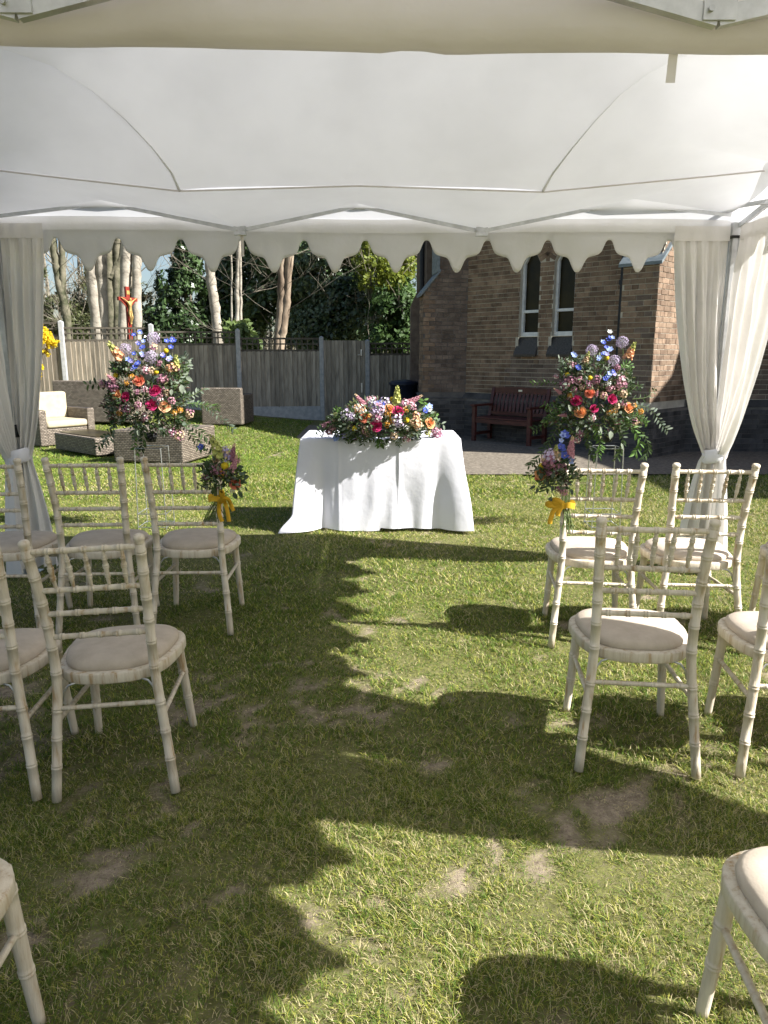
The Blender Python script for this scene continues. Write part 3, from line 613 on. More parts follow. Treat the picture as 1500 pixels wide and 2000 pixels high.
# ================================================================== TREES AND SHRUBS BEYOND THE FENCE
def px_tube(mb, pts, Y, r_px, n=12, rough=.13, mi=0, wob=.0):
    """a trunk through picture-measured points at its own distance Y, with uneven girth"""
    P_ = [at(a, b, Y + (c[0] if c else 0)) for a, b, *c in pts]
    P2_ = []; rad = []
    m = len(P_)
    for i in range(m - 1):
        for k in range(6):
            t = k / 6; p0 = P_[max(i - 1, 0)]; p1 = P_[i]; p2 = P_[i + 1]; p3 = P_[min(i + 2, m - 1)]
            q = 0.5 * ((2 * p1) + (p2 - p0) * t + (2 * p0 - 5 * p1 + 4 * p2 - p3) * t * t + (3 * p1 - p0 - 3 * p2 + p3) * t ** 3)
            P2_.append(q + Vector((random.uniform(-wob, wob), random.uniform(-wob, wob), 0)))
            s_ = (i + t) / (m - 1); rad.append((r_px[0] * (1 - s_) + r_px[1] * s_) * Y / FPX * (1 + random.uniform(-rough, rough)))
    P2_.append(P_[-1]); rad.append(r_px[1] * Y / FPX)
    mb.tube(P2_, rad, n, True, mi); return P2_, rad
def twigs(mb, p, d, L, r, depth, spread=.6, n=3, droop=0.0, sides=4):
    pts = [Vector(p)]; dd = Vector(d).normalized(); k = 4
    for i in range(k):
        dd = (dd + Vector((random.uniform(-.22, .22), random.uniform(-.22, .22), random.uniform(-.14, .2) - droop))).normalized(); pts.append(pts[-1] + dd * L / k)
    mb.tube(pts, [r * (1 - .6 * i / k) for i in range(k + 1)], sides, False)
    if depth > 0:
        for j in range(n):
            q = pts[random.randint(1, k)]; nd = (dd + Vector((random.uniform(-1, 1), random.uniform(-1, 1), random.uniform(-.5, .8))) * spread).normalized()
            twigs(mb, q, nd, L * random.uniform(.45, .7), r * .5, depth - 1, spread, n, droop, 3)
def leaf_cloud(name, parent, clumps, size, c1, c2, mat, surf=2.4, elong=.55, upbias=.35, loc=None, smoothness=None):
    Ps = []; Ns = []; Cs = []
    for (cx, cy, cz, rx, ry, rz, n) in clumps:
        d = rng.normal(size=(n, 3)); d /= np.linalg.norm(d, axis=1)[:, None]; r = rng.random(n) ** (1 / surf)
        lump = 1 + .28 * (VN.fbm(d[:, 0] * 1.3 + cx, d[:, 2] * 1.3 + d[:, 1] + cz, 2.3, 3) - .5) * 2
        P_ = d * (r * lump)[:, None] * [rx, ry, rz] + [cx, cy, cz]
        hole = VN2.fbm(P_[:, 0] * 1.0 + P_[:, 1] * .6, P_[:, 2] + 7, 1.7 / max(.35, min(rx, 1.2)), 3); keep = hole > .40
        tone = rng.random() * .5
        t = np.clip(tone + rng.random(n) * .55 + (VN(P_[:, 0] * 3, P_[:, 2] * 3, 1) - .5) * .4, 0, 1)[:, None]
        Ps.append(P_[keep]); Ns.append((d + rng.normal(size=(n, 3)) * .75 + [0, 0, upbias])[keep]); Cs.append((np.array(c1) * (1 - t) + np.array(c2) * t)[keep])
    P_ = np.concatenate(Ps); N = np.concatenate(Ns); C = np.concatenate(Cs); n = len(P_); N /= np.linalg.norm(N, axis=1)[:, None]
    a = np.cross(N, rng.normal(size=(n, 3))); a /= np.linalg.norm(a, axis=1)[:, None]; b = np.cross(N, a)
    s_ = size * (.6 + .8 * rng.random(n))[:, None]; A = a * s_; B = b * s_ * elong
    V = np.stack([P_ - A, P_ + B * .9 - A * .1 + N * s_ * .12, P_ + A, P_ - B * .9 - A * .1 + N * s_ * .12], 1).reshape(-1, 3)
    if loc is not None: V = V - np.array(loc)
    F_ = np.arange(4 * n).reshape(n, 4)
    o = np_mesh(name, V, F_, mat, parent, np.repeat(C, 4, 0)); return kind(o, 'stuff') if name == 'crown' else o
def thing_at(name, label, cat, loc, group=None):
    o = empty(name, loc); tag(o, label, cat, group); return o
def local(mb, loc): mb.v = [(x - loc[0], y - loc[1], z - loc[2]) for x, y, z in mb.v]; return mb
def trunk_tree(name, label, Y, stems, bark, group='bare trunks beyond the fence', branch=0, twig_l=2.0):
    a = at(stems[0][0][0][0], stems[0][0][0][1], Y); loc = (a.x, Y, .2)
    o = thing_at(name, label, 'tree', loc, group)
    for pts, rp in stems:
        mb = MB(); pl, rd = px_tube(mb, pts, Y, rp, wob=.012); local(mb, loc).build('trunk', MT[bark], o, True)
    if branch:
        mb = MB()
        for k in range(branch):
            pts, rp = random.choice(stems); i = random.uniform(.25, 1); j = min(int(i * (len(pts) - 1)), len(pts) - 2); f = i * (len(pts) - 1) - j
            p0 = at(pts[j][0] * (1 - f) + pts[j + 1][0] * f, pts[j][1] * (1 - f) + pts[j + 1][1] * f, Y)
            twigs(mb, p0, (random.choice((-1, 1)) * random.uniform(.5, 1), random.uniform(-.6, .6), random.uniform(-.1, .7)), random.uniform(.5, 1) * twig_l, .009, 2, .6, 3)
        kind(local(mb, loc).build('branches', MT['twig'], o), 'stuff')
    return o
trunk_tree('beech_tree', 'pale twin trunks leaning left, left of the red cross', 20.5, [([(212, 800), (199, 700), (189, 620), (178, 520), (171, 430), (165, 330)], (14, 11)), ([(214, 800), (206, 700), (203, 620), (198, 520), (196, 430), (196, 330)], (9, 10))], 'bark_pale', branch=4, twig_l=1.6)
trunk_tree('beech_tree', 'pale upright trunks directly behind the red cross', 20.3, [([(237, 800), (239, 700), (242, 620), (246, 520), (250, 430), (252, 330)], (10, 11)), ([(268, 800), (268, 700), (267, 620), (267, 540), (267, 497), (267, 488)], (9.5, 8))], 'bark_pale', branch=2, twig_l=1.4)
trunk_tree('beech_tree', 'mossy trunk with a thick side limb between the pale trunks', 22.5, [([(216, 760), (217, 640), (214, 540), (213, 440), (212, 330)], (9, 9)), ([(216, 545), (228, 520), (240, 495), (252, 440)], (8, 6)), ([(229, 700), (228, 600), (229, 500), (232, 420)], (7, 7))], 'bark_moss', branch=4)
trunk_tree('forked_tree', 'mossy forked tree beside the left curtain, above the fence', 20.0, [([(137, 760), (133, 650), (127, 600), (114, 545), (107, 500), (100, 455), (92, 400)], (8, 7)), ([(127, 600), (122, 550), (121, 500), (120, 430)], (6, 5))], 'bark_moss', branch=7, twig_l=1.8)
trunk_tree('sycamore_tree', 'single pale trunk leaning left among dark holly leaves', 20.8, [([(432, 760), (426, 660), (418, 590), (410, 530), (403, 470), (398, 380)], (11, 7))], 'bark_pale', branch=6, twig_l=1.8)
trunk_tree('sapling', 'cluster of three thin pale stems left of the twin brown trunk', 19.6, [([(454, 760), (453, 650), (452, 540), (452, 420)], (2.2, 1.8)), ([(463, 760), (464, 640), (463, 560), (466, 500), (471, 440), (474, 380)], (4.6, 3.6)), ([(472, 760), (471, 640), (470, 540), (469, 420)], (2.8, 2.2))], 'bark_pale', branch=9, twig_l=1.5)
trunk_tree('twin_trunk_tree', 'twin flaking brown trunk rising behind the gate panel', 19.4, [([(538, 780), (540, 700), (545, 640), (549, 580), (550, 520), (553, 440), (554, 360)], (8.5, 6)), ([(543, 780), (547, 690), (553, 640), (560, 590), (564, 530), (567, 440), (570, 360)], (8, 6.5))], 'bark_brown', branch=9, twig_l=1.8)
def bush(name, label, cat, px_blobs, Y, n, size, c1, c2, mat, group, trunk=True, twig_n=0):
    """blobs as (px, py, half width px, half height px, share, dY) measured at distance Y"""
    k = Y / FPX; bl = []
    for (a, b, w, h_, sh, dy) in px_blobs:
        p_ = at(a, b, Y + dy); bl.append((p_.x, p_.y, p_.z, w * k, max(.5, w * k * .8), h_ * k, int(n * sh)))
    x0 = sum(b[0] for b in bl) / len(bl); loc = (x0, Y, .1); o = thing_at(name, label, cat, loc, group)
    leaf_cloud('crown', o, bl, size, c1, c2, mat, loc=loc)
    mb = MB()
    for b in bl: mb.tube([(x0, Y, 0), ((x0 + b[0]) / 2, (Y + b[1]) / 2, b[2] * .5), (b[0], b[1], b[2])], [.07, .05, .02], 6, False)
    local(mb, loc).build('trunk', MT['bark_moss'], o)
    if twig_n:
        mb = MB()
        for _ in range(twig_n):
            b = random.choice(bl); twigs(mb, (b[0] + random.uniform(-.6, .6) * b[3], b[1] - b[4] * .5, b[2] + random.uniform(-.7, .5) * b[5]), (random.uniform(-1, 1), random.uniform(-.6, .2), random.uniform(-.1, 1)), random.uniform(.6, 1.3), .012, 1, .6, 3)
        kind(local(mb, loc).build('branches', MT['twig'], o), 'stuff')
    return o
HOLLY = ((.013, .030, .010), (.07, .12, .04)); LAUREL = ((.022, .046, .018), (.12, .17, .085))
bush('holly_tree', 'dark conical holly standing right of the red cross', 'tree', [(345, 640, 60, 62, .34, 0), (350, 560, 48, 60, .26, 0), (362, 490, 36, 55, .2, 0), (370, 420, 26, 50, .1, 0), (300, 640, 34, 40, .1, -.4)], 23.0, 17000, .075, *HOLLY, MT['leaf'], 'evergreens beyond the fence')
bush('holly_tree', 'dark evergreen behind the single pale leaning trunk', 'tree', [(425, 640, 62, 70, .26, 0), (440, 550, 60, 66, .26, 0), (450, 460, 60, 66, .24, .3), (500, 600, 45, 70, .12, .3), (500, 470, 50, 60, .12, .6)], 24.0, 27000, .078, *HOLLY, MT['leaf'], 'evergreens beyond the fence', twig_n=16)
bush('laurel_tree', 'dark evergreen crown behind the twin brown trunk', 'tree', [(540, 600, 66, 76, .28, 0), (545, 500, 62, 66, .26, 0), (590, 560, 50, 70, .16, -.4), (560, 420, 60, 50, .14, 0), (610, 480, 50, 60, .16, .4)], 23.2, 26000, .078, (.015, .034, .011), (.085, .135, .05), MT['leaf'], 'evergreens beyond the fence', twig_n=10)
bush('laurel_tree', 'broad glossy grey green evergreen above the gate', 'tree', [(640, 640, 80, 66, .24, 0), (690, 600, 70, 66, .2, -.4), (630, 540, 66, 62, .2, 0), (700, 500, 66, 60, .2, .2), (650, 470, 60, 55, .16, .5)], 21.6, 33000, .072, *LAUREL, MT['leaf'], 'evergreens beyond the fence', twig_n=6)
bush('holly_tree', 'tall dark evergreen mass rising behind the glossy shrub over the gate', 'tree', [(600, 470, 80, 90, .25, 0), (680, 470, 80, 90, .3, 0), (760, 500, 60, 100, .25, 0), (640, 560, 90, 70, .2, 0)], 27.0, 15000, .095, *HOLLY, MT['leaf'], 'evergreens beyond the fence')
bush('spring_maple', 'lime leaved tree beside the church buttress, above the fence', 'tree', [(735, 530, 44, 46, .28, -.2), (765, 545, 32, 30, .20, -.4), (712, 490, 30, 44, .2, 0), (715, 430, 40, 44, .16, 0), (790, 520, 26, 30, .16, 0)], 20.4, 5200, .062, (.10, .15, .02), (.24, .27, .035), MT['softleaf'], 'leafy trees beyond the fence', twig_n=12)
bush('green_bush', 'bright green leafy bush tight against the church corner', 'bush', [(765, 610, 46, 52, .4, 0), (775, 660, 40, 40, .22, 0), (740, 660, 34, 34, .16, 0), (792, 600, 26, 60, .22, .5)], 19.6, 10500, .064, (.03, .065, .018), (.10, .17, .045), MT['softleaf'], 'leafy trees beyond the fence', twig_n=3)
bush('ivy_thicket', 'twiggy olive thicket with ivy left of the pale trunks', 'bush', [(110, 620, 46, 40, .4, 0), (150, 650, 50, 40, .3, -.3), (90, 560, 34, 40, .15, .3), (170, 600, 40, 46, .15, .8)], 22.5, 9000, .06, (.035, .05, .018), (.13, .145, .06), MT['softleaf'], 'leafy trees beyond the fence', twig_n=50)
bush('olive_thicket', 'thin olive brown scrub behind the pale trunks and cross', 'bush', [(225, 610, 40, 60, .3, 0), (285, 640, 40, 40, .3, 0), (275, 580, 22, 30, .1, -.4), (200, 560, 50, 60, .3, .5)], 26, 5500, .07, (.05, .06, .022), (.16, .16, .06), MT['softleaf'], 'leafy trees beyond the fence', twig_n=46)
bush('rhododendron', 'pale leaved low shrub showing through the trellis by thin stems', 'bush', [(475, 650, 18, 24, .5, 0), (490, 670, 22, 20, .3, 0), (450, 650, 20, 30, .2, .4)], 18.6, 900, .085, (.06, .10, .03), (.16, .22, .07), MT['softleaf'], 'leafy trees beyond the fence')
wd = MB()      # far bare wood, uncountable twigs against the sky
for k in range(46):
    x = random.uniform(-19, 3); y = random.uniform(31, 44); h_ = random.uniform(7, 12)
    wd.tube([(x, y, 0), (x + random.uniform(-.2, .2), y, h_ * .5), (x + random.uniform(-.5, .5), y, h_)], [.10, .07, .02], 5, False)
    for j in range(5): twigs(wd, (x, y, random.uniform(.15, .75) * h_), (random.uniform(-1, 1), random.uniform(-.4, .4), random.uniform(.2, 1.2)), random.uniform(1.4, 3), .035, 2, .55, 3)
tag(kind(wd.build('bare_wood', MT['twig']), 'stuff'), 'far off bare wood of grey twigs against the sky', 'wood')
lc = leaf_cloud('far_undergrowth', None, [(x, 29 + random.uniform(-1, 2), .9, 2.0, 1.4, 1.7 + .6 * random.random(), 2600) for x in np.arange(-17, 3, 1.5)], .11, (.02, .03, .012), (.085, .09, .04), MT['softleaf'])
tag(kind(lc, 'stuff'), 'dark undergrowth seen between trunks far behind the fence', 'undergrowth')
# yellow forsythia in front of the fence
fl = at(62, 700, 15.4); loc = (fl.x, 15.4, .42); fo = thing_at('forsythia', 'yellow flowering shrub between left curtain and fence', 'shrub', loc)
bl = []; mb = MB()
for (a, b, w, h_) in [(60, 650, 34, 26), (88, 660, 16, 20), (98, 672, 13, 9), (84, 690, 10, 12), (76, 722, 9, 13), (60, 720, 26, 30), (52, 760, 18, 30), (108, 668, 10, 5)]:
    p_ = at(a, b, 15.4); k = 15.4 / FPX; bl.append((p_.x, p_.y, p_.z, w * k, .22, h_ * k, int(40 + w * h_ * 1.7)))
    mb.tube([(fl.x, 15.4, .45), ((fl.x + p_.x) / 2 - .1, 15.35, (.6 + p_.z) / 2 + .25), (p_.x, p_.y, p_.z)], [.016, .012, .006], 5, False)
leaf_cloud('blossom', fo, bl, .030, (.52, .38, .01), (.78, .62, .035), MT['forsythia'], loc=loc, elong=.6); kind(local(mb, loc).build('stems', MT['twig'], fo), 'stuff')

# ================================================================== CRUCIFIX
cx0 = at(250, 600, 18.9); cr = empty('crucifix', (cx0.x, 18.9, .62), R(58)); cr.scale = (.86, .86, .86); tag(cr, 'tall dark red wooden cross with golden figure beyond the fence', 'crucifix')
bevel(MB().box((-.065, -.04, 0), (.065, .04, 2.97)).build('upright', MT['redpaint'], cr), .008)
cb_z = 2.62
MB().box((-.33, -.036, cb_z - .05), (.33, .044, cb_z + .05)).build('crossbeam', MT['redpaint'], cr)
MB().prism([(-.26, cb_z - .055), (.26, cb_z - .055), (.03, cb_z - .26), (-.03, cb_z - .26)], .03, Matrix.Translation((0, -.033, 0))).build('back_board', MT['redpaint'], cr)
MB().box((-.05, -.055, cb_z + .13), (.05, -.04, cb_z + .24)).build('scroll', MT['gold'], cr)
def skin_figure(name, verts, edges, radii, mat, parent):
    me = bpy.data.meshes.new(name); me.from_pydata(verts, edges, []); o = obj(name, me, parent)
    o.modifiers.new('skin', 'SKIN'); sv = me.skin_vertices[0].data
    for i, r_ in enumerate(radii): sv[i].radius = (r_, r_ * .85)
    sv[0].use_root = True
    s_ = o.modifiers.new('sub', 'SUBSURF'); s_.levels = 2; s_.render_levels = 2; me.materials.append(mat); return o
yb = -.085; z0 = cb_z
fv = [(0, yb, z0 - .44), (.005, yb, z0 - .30), (0, yb, z0 - .15), (.0, yb - .01, z0 - .08), (.02, yb - .03, z0 - .03), (.025, yb - .045, z0 + .04),
      (-.085, yb, z0 - .11), (-.20, yb + .01, z0 - .03), (-.31, yb + .03, z0 + .03), (-.345, yb + .035, z0 + .045), (.085, yb, z0 - .11), (.20, yb + .01, z0 - .03), (.31, yb + .03, z0 + .03), (.345, yb + .035, z0 + .045),
      (-.045, yb, z0 - .48), (-.04, yb - .05, z0 - .65), (-.015, yb + .0, z0 - .84), (-.01, yb - .03, z0 - .90), (.045, yb, z0 - .48), (.045, yb - .055, z0 - .65), (.015, yb - .01, z0 - .83), (.01, yb - .04, z0 - .89)]
fe = [(0, 1), (1, 2), (2, 3), (3, 4), (4, 5), (2, 6), (6, 7), (7, 8), (8, 9), (2, 10), (10, 11), (11, 12), (12, 13), (0, 14), (14, 15), (15, 16), (16, 17), (0, 18), (18, 19), (19, 20), (20, 21)]
frd = [.072, .062, .078, .032, .045, .044, .036, .026, .019, .02, .036, .026, .019, .02, .05, .036, .022, .02, .05, .036, .022, .02]
fv = [(x * .8, yb + (y - yb) * .8, z0 + (z - z0) * .8) for x, y, z in fv]; frd = [r_ * .8 for r_ in frd]
skin_figure('figure', fv, fe, frd, MT['gold'], cr)

# ================================================================== RATTAN GARDEN SEATS
def rattan_piece(name, label, cat, loc, rz, boxes, cushions=(), glass=None):
    o = empty(name, loc, rz); tag(o, label, cat, 'woven rattan garden furniture')
    for nm, lo, hi in boxes: bevel(MB().box(lo, hi).build(nm, MT['rattan'], o), .022, 3)
    for lo, hi in cushions:
        c = MB().box(lo, hi).build('cushion', MT['rattancream'], o); bevel(c, .045, 4)
    if glass: MB().box(*glass).build('glass_top', MT['glass'], o)
    return o
aF = (math.cos(R(139)), math.sin(R(139)))
def arm_boxes(w, d, hb=.74, ha=.60, t=.13): # faces local -y ... seat front at y=0, back at y=d
    return [('armrest', (0, 0, .02), (t, d, ha)), ('armrest', (w - t, 0, .02), (w, d, ha)), ('seat_base', (t, .03, .02), (w - t, d - t, .30)), ('backrest', (t, d - t, .02), (w - t, d, hb))]
gz = lambda x, y: float(hz(x, y))
rattan_piece('rattan_armchair', 'rattan armchair with cream cushions half behind the left curtain', 'armchair', (-5.55, 11.75, gz(-5.5, 11.75)), R(53), arm_boxes(.98, .95), [((.13, .0, .30), (.85, .74, .42)), ((-.02, .62, .40), (.86, .80, .86))])
rattan_piece('rattan_table', 'low rattan coffee table with glass top in front of the armchair', 'coffee table', (-5.18, 11.42, gz(-5, 11)), R(-41), [('frame', (0, 0, .04), (1.28, .66, .30))], (), ((.06, .06, .302), (1.22, .60, .312)))
rattan_piece('rattan_sofa', 'long rattan sofa back seen behind the cream cushioned armchair', 'sofa', (-6.3, 14.0, gz(-6.3, 14)), R(-8), [('backrest', (0, 0, .02), (1.55, .16, .80)), ('armrest', (0, .16, .02), (.16, .9, .62)), ('armrest', (1.39, .16, .02), (1.55, .9, .62)), ('seat_base', (.16, .16, .02), (1.39, .85, .32))], [((.16, .16, .32), (1.39, .85, .44))])
rattan_piece('rattan_ottoman', 'large square rattan block right below the left flower pedestal', 'ottoman', (-3.72, 9.95, gz(-3.7, 10)), R(-12), [('frame', (0, 0, .03), (1.04, 1.02, .46))])
rattan_piece('rattan_armchair', 'rattan armchair seen from behind by the shaded fence', 'armchair', (-3.62, 14.5, gz(-3.2, 14.6)), R(-6), [('backrest', (0, 0, .02), (.82, .14, .74)), ('armrest', (0, .14, .02), (.14, .86, .60)), ('armrest', (.68, .14, .02), (.82, .86, .60)), ('seat_base', (.14, .14, .02), (.68, .82, .30))], [((.14, .14, .30), (.68, .82, .42))])

# ================================================================== TENTS
FL = Vector((-2.34, 4.60)); FR = Vector((2.16, 4.72)); dA = (FR - FL).normalized(); dB = Vector((dA.y, -dA.x)); TW = (FR - FL).length; TD = 3.0
def tp(a, b, z, off=0.0): # tent coordinates: a along the front, b towards the viewer
    q = FL + dA * a + dB * b; return Vector((q.x, q.y, z))
SC = [(0, 0), (.04, .02), (.068, .11), (.092, .25), (.12, .37), (.165, .445), (.25, .495), (.325, .53), (.36, .59), (.385, .69), (.41, .81), (.44, .92), (.47, .985), (.5, 1.0)]
def scallop(s):
    s = abs((s + .5) % 1.0 - .5)
    for (s0, h0), (s1, h1) in zip(SC, SC[1:]):
        if s <= s1: t = (s - s0) / (s1 - s0); return h0 + (h1 - h0) * t
    return 1.0
def valance(name, parent, p0, p1, nrm, zt, zr, zb, pitch, mat, phase=0.0, seed=0):
    L = (p1 - p0).length; d = (p1 - p0) / L; per = 44; n = int(round(L / pitch)) * per; rows = []
    for r in range(9):
        row = []
        for i in range(n + 1):
            u = L * i / n; s_ = u / pitch + phase; edge = zr + (zb - zr) * scallop(s_); t = r / 8
            z = zt + (edge - zt) * (t ** .8)
            w = .010 * math.sin(u * 4.3 + seed) * t + .007 * math.sin(u * 11 + z * 9 + seed) * t + .012 * (float(VN(u * 2.2 + seed, z * 5, 2)) - .5) * t + .012 * t * t
            p_ = p0 + d * u; row.append((p_.x + nrm.x * w, p_.y + nrm.y * w, z + .004 * math.sin(u * 1.9 + seed)))
        rows.append(row)
    o = MB().grid(rows).build(name, mat, parent, True); m = o.modifiers.new('solid', 'SOLIDIFY'); m.thickness = .0015; return o
def sag(u, L): return -.012 * math.sin(math.pi * u / L)
def hip_roof(parent, b0, b1, name='canopy'):
    zt = 2.285; mb = MB(); bm_ = (b0 + b1) / 2; e = .02; rows = []
    pk = 3.02; N = 30; K = 20
    def zf(a, b):
        h_ = min((b - b0 + e) / ((b1 - b0) / 2 + e), (b1 + e - b) / ((b1 - b0) / 2 + e), (a + e) / 1.25, (TW + e - a) / 1.25, 1.0)
        return zt + (pk - zt) * max(0, h_) ** .92
    A = np.linspace(-e, TW + e, N * 2 + 1); B_ = np.linspace(b0 - e, b1 + e, K * 2 + 1)
    mb.grid([[tuple(tp(a, b, zf(a, b))) for a in A] for b in B_]); return mb.build(name, MT['canopy'], parent, True)
def pole(parent, a, b, zt=2.27):
    q = tp(a, b, 0); g_ = float(hz(q.x, q.y)); mb = MB(); r_ = .030; pr = [(-r_, -r_), (-.008, -r_), (-.006, -r_ + .006), (.006, -r_ + .006), (.008, -r_), (r_, -r_), (r_, -.008), (r_ - .006, -.006), (r_ - .006, .006), (r_, .008), (r_, r_), (.008, r_), (.006, r_ - .006), (-.006, r_ - .006), (-.008, r_), (-r_, r_), (-r_, .008), (-r_ + .006, .006), (-r_ + .006, -.006), (-r_, -.008)]
    mb.grid([[(q.x + x, q.y + y, z) for x, y in pr] for z in (g_, zt)], closed=True); mb.add([(q.x + x, q.y + y, zt) for x, y in pr], [tuple(range(20))])
    o = mb.build('pole', MT['alu'], parent)
    MB().box((q.x - .037, q.y - .037, 2.20), (q.x + .037, q.y + .037, 2.275)).build('corner_bracket', MT['alu'], o)
    MB().box((q.x - .040, q.y - .040, 2.185), (q.x + .040, q.y + .040, 2.20)).build('bracket_collar', MT['darkplastic'], o)
    MB().box((q.x - .034, q.y - .034, .98), (q.x + .034, q.y + .034, 1.06)).build('slider', MT['darkplastic'], o)
    MB().box((q.x - .07, q.y - .07, g_ - .002), (q.x + .07, q.y + .07, g_ + .008)).build('foot_plate', MT['steel'], o)
    return o
def bar(parent, p, q, name='truss_bar', w=.018, h=.032): return MB().beam(p, q, w, h).build(name, MT['alu'], parent)
def bracket(parent, p):
    o = MB().box((p.x - .035, p.y - .014, p.z - .03), (p.x + .035, p.y + .014, p.z + .02)).build('joint_bracket', MT['steel'], parent)
    for sx in (-.022, .022):
        m = MB(); m.tube([(p.x + sx, p.y - .021, p.z), (p.x + sx, p.y - .013, p.z)], .008, 8); m.build('bolt', MT['steel'], o)
t1 = empty('party_tent', (0, 0, 0)); tag(t1, 'white tent with scalloped valance framing the flower table ahead', 'tent', 'white gazebo tents')
for (a, b) in ((0, 0), (TW, 0), (0, TD - .04), (TW, TD - .04)): pole(t1, a, b)
hip_roof(t1, 0, TD)
nF = 12; pf_ = TW / nF
fl3 = tp(0, -.03, 0); fr3 = tp(TW, -.03, 0); nn3 = Vector((dB.x, dB.y, 0))
valance('valance', t1, fl3, fr3, -nn3, 2.29, 2.175, 1.985, pf_, MT['valance'], phase=.06, seed=1)
na3 = Vector((dA.x, dA.y, 0)); ns = 8
valance('valance', t1, tp(TW + .03, 0, 0), tp(TW + .03, TD, 0), na3, 2.29, 2.175, 1.985, TD / ns, MT['valance'], phase=.2, seed=4)
valance('valance', t1, tp(-.03, 0, 0), tp(-.03, TD, 0), -na3, 2.29, 2.175, 1.985, TD / ns, MT['valance'], phase=.2, seed=7)
# eaves band along the front, the darker doubled cloth above the scallops
rows = [[tuple(tp(a, .002 + .006 * math.sin(a * 5), z_ + .006 * math.sin(a * 2.1))) for a in np.linspace(0, TW, 60)] for z_ in (2.292, 2.25, 2.215)]
MB().grid(rows).build('eaves_band', MT['valance'], t1, True)
# front truss
def atb(px, py, b): # picture point on the tent plane b behind/before the front
    d = ray(px, py); n_ = dB; o_ = FL + dB * b; t = (o_.dot(n_)) / (d[0] * n_.x + d[1] * n_.y); return Vector((d[0] * t, d[1] * t, EYE + d[2] * t))
front_nodes = [atb(x, y, .06) for x, y in ((-20, 424), (205, 397), (470, 450), (700, 403), (940, 452), (1210, 397), (1428, 420))]
for p_, q_ in zip(front_nodes, front_nodes[1:]):
    bar(t1, p_, q_, 'truss_bar', .013, .020)
alt = [tp(TW * k / 6, .10, 2.26 if k % 2 else 2.40) for k in range(7)]
for k in (2, 4): bracket(t1, front_nodes[k] + Vector((0, -.02, .0)))
for a in (0, TW):
    side = [tp(a, TD * k / 4, 2.25 if k % 2 == 0 else 2.41) for k in range(5)]; s2_ = [tp(a - .03 * (1 if a else -1), TD * k / 4, 2.41 if k % 2 == 0 else 2.25) for k in range(5)]
    for S_ in (side, s2_):
        for p_, q_ in zip(S_, S_[1:]): bar(t1, p_, q_)
# ceiling lining: tucked over the truss, creased along two lines, rising towards the ridge
lin_ = MB()
crease = [atb(x, y, .62) for x, y in ((-45, 327), (90, 343), (350, 372), (700, 362), (1060, 374), (1400, 342), (1545, 327))]
def lerp(a, b, t): return a + (b - a) * t
def panel_strip(edge0, edge1, n_s=14, n_t=8, bulge=.0):
    for i in range(len(edge0) - 1):
        rows = []
        for r in range(n_t + 1):
            t = r / n_t; row = []
            for k in range(n_s + 1):
                s_ = k / n_s; p_ = lerp(lerp(edge0[i], edge0[i + 1], s_), lerp(edge1[i], edge1[i + 1], s_), t)
                row.append(tuple(p_ + Vector((0, 0, bulge * math.sin(math.pi * t) * 1.0))))
            rows.append(row)
        lin_.grid(rows)
up = [p_ + Vector((0, 0, .012)) for p_ in front_nodes]
panel_strip(up, crease, bulge=-.018)
lc_px = [(350, 372), (336, 340), (300, 293), (245, 235), (180, 178), (100, 128), (20, 100), (-60, 80)]
rc_px = [(1060, 374), (1078, 342), (1112, 298), (1160, 240), (1212, 185), (1268, 142), (1320, 115), (1390, 92)]
Lc = [atb(x, y, .62 + .125 * k) for k, (x, y) in enumerate(lc_px)]; Rc = [atb(x, y, .62 + .125 * k) for k, (x, y) in enumerate(rc_px)]
K = len(Lc)
def dense(P_, m=4):
    out = []
    for i in range(len(P_) - 1):
        for k in range(m): out.append(lerp(P_[i], P_[i + 1], k / m))
    return out + [P_[-1]]
Ld, Rd = dense(Lc), dense(Rc); n_r = len(Ld)
cen = []; lft = []; rgt = []
for r, (l_, r_) in enumerate(zip(Ld, Rd)):
    t = r / (n_r - 1); A_ = .024 + .13 * t ** .6; row = []
    for k in range(65):
        s_ = k / 64; p_ = lerp(l_, r_, s_); e_ = .5 * (1 - abs(2 * s_ - 1) ** 1.9) + .5 * (1 - abs(2 * s_ - 1) ** 8); row.append(tuple(p_ + Vector((0, 0, A_ * e_ + .05 * (1 - t) * 0))))
    cen.append(row)
    for arr, c_, xe in ((lft, l_, -2.60), (rgt, r_, 2.55)):
        row = []; cp3 = [crease[2], crease[1], crease[0]] if xe < 0 else [crease[4], crease[5], crease[6]]
        for k in range(41):
            s_ = k / 40; f = s_ * 2; j = min(int(f), 1); p0_ = lerp(cp3[j], cp3[j + 1], f - j) - cp3[0] + c_; w_ = float(smooth(t * 3))
            p1_ = lerp(c_, Vector((2.10 if xe > 0 else -2.27, c_.y, 2.33)), s_) + Vector((0, 0, .05 * math.sin(math.pi * s_) + .07 * (1 - math.exp(-s_ / .07)) * (1 - s_)))
            row.append(tuple(lerp(p0_, p1_, w_)))
        arr.append(row)
lin_.grid(cen); lin_.grid(lft); lin_.grid(rgt)
zr_ = sum(p_[2] for p_ in cen[-1]) / 65; rear = []
for t in np.linspace(0, 1, 12):
    yy = Ld[-1].y + (1.80 - Ld[-1].y) * t; zz = zr_ + .06 * math.sin(math.pi * min(1, t * 2) / 2) - .50 * t * t
    rear.append([(x, yy, zz) for x in np.linspace(-2.5, 2.5, 20)])
lin_.grid(rear)
lin_.build('ceiling_lining', MT['lining'], t1, True)
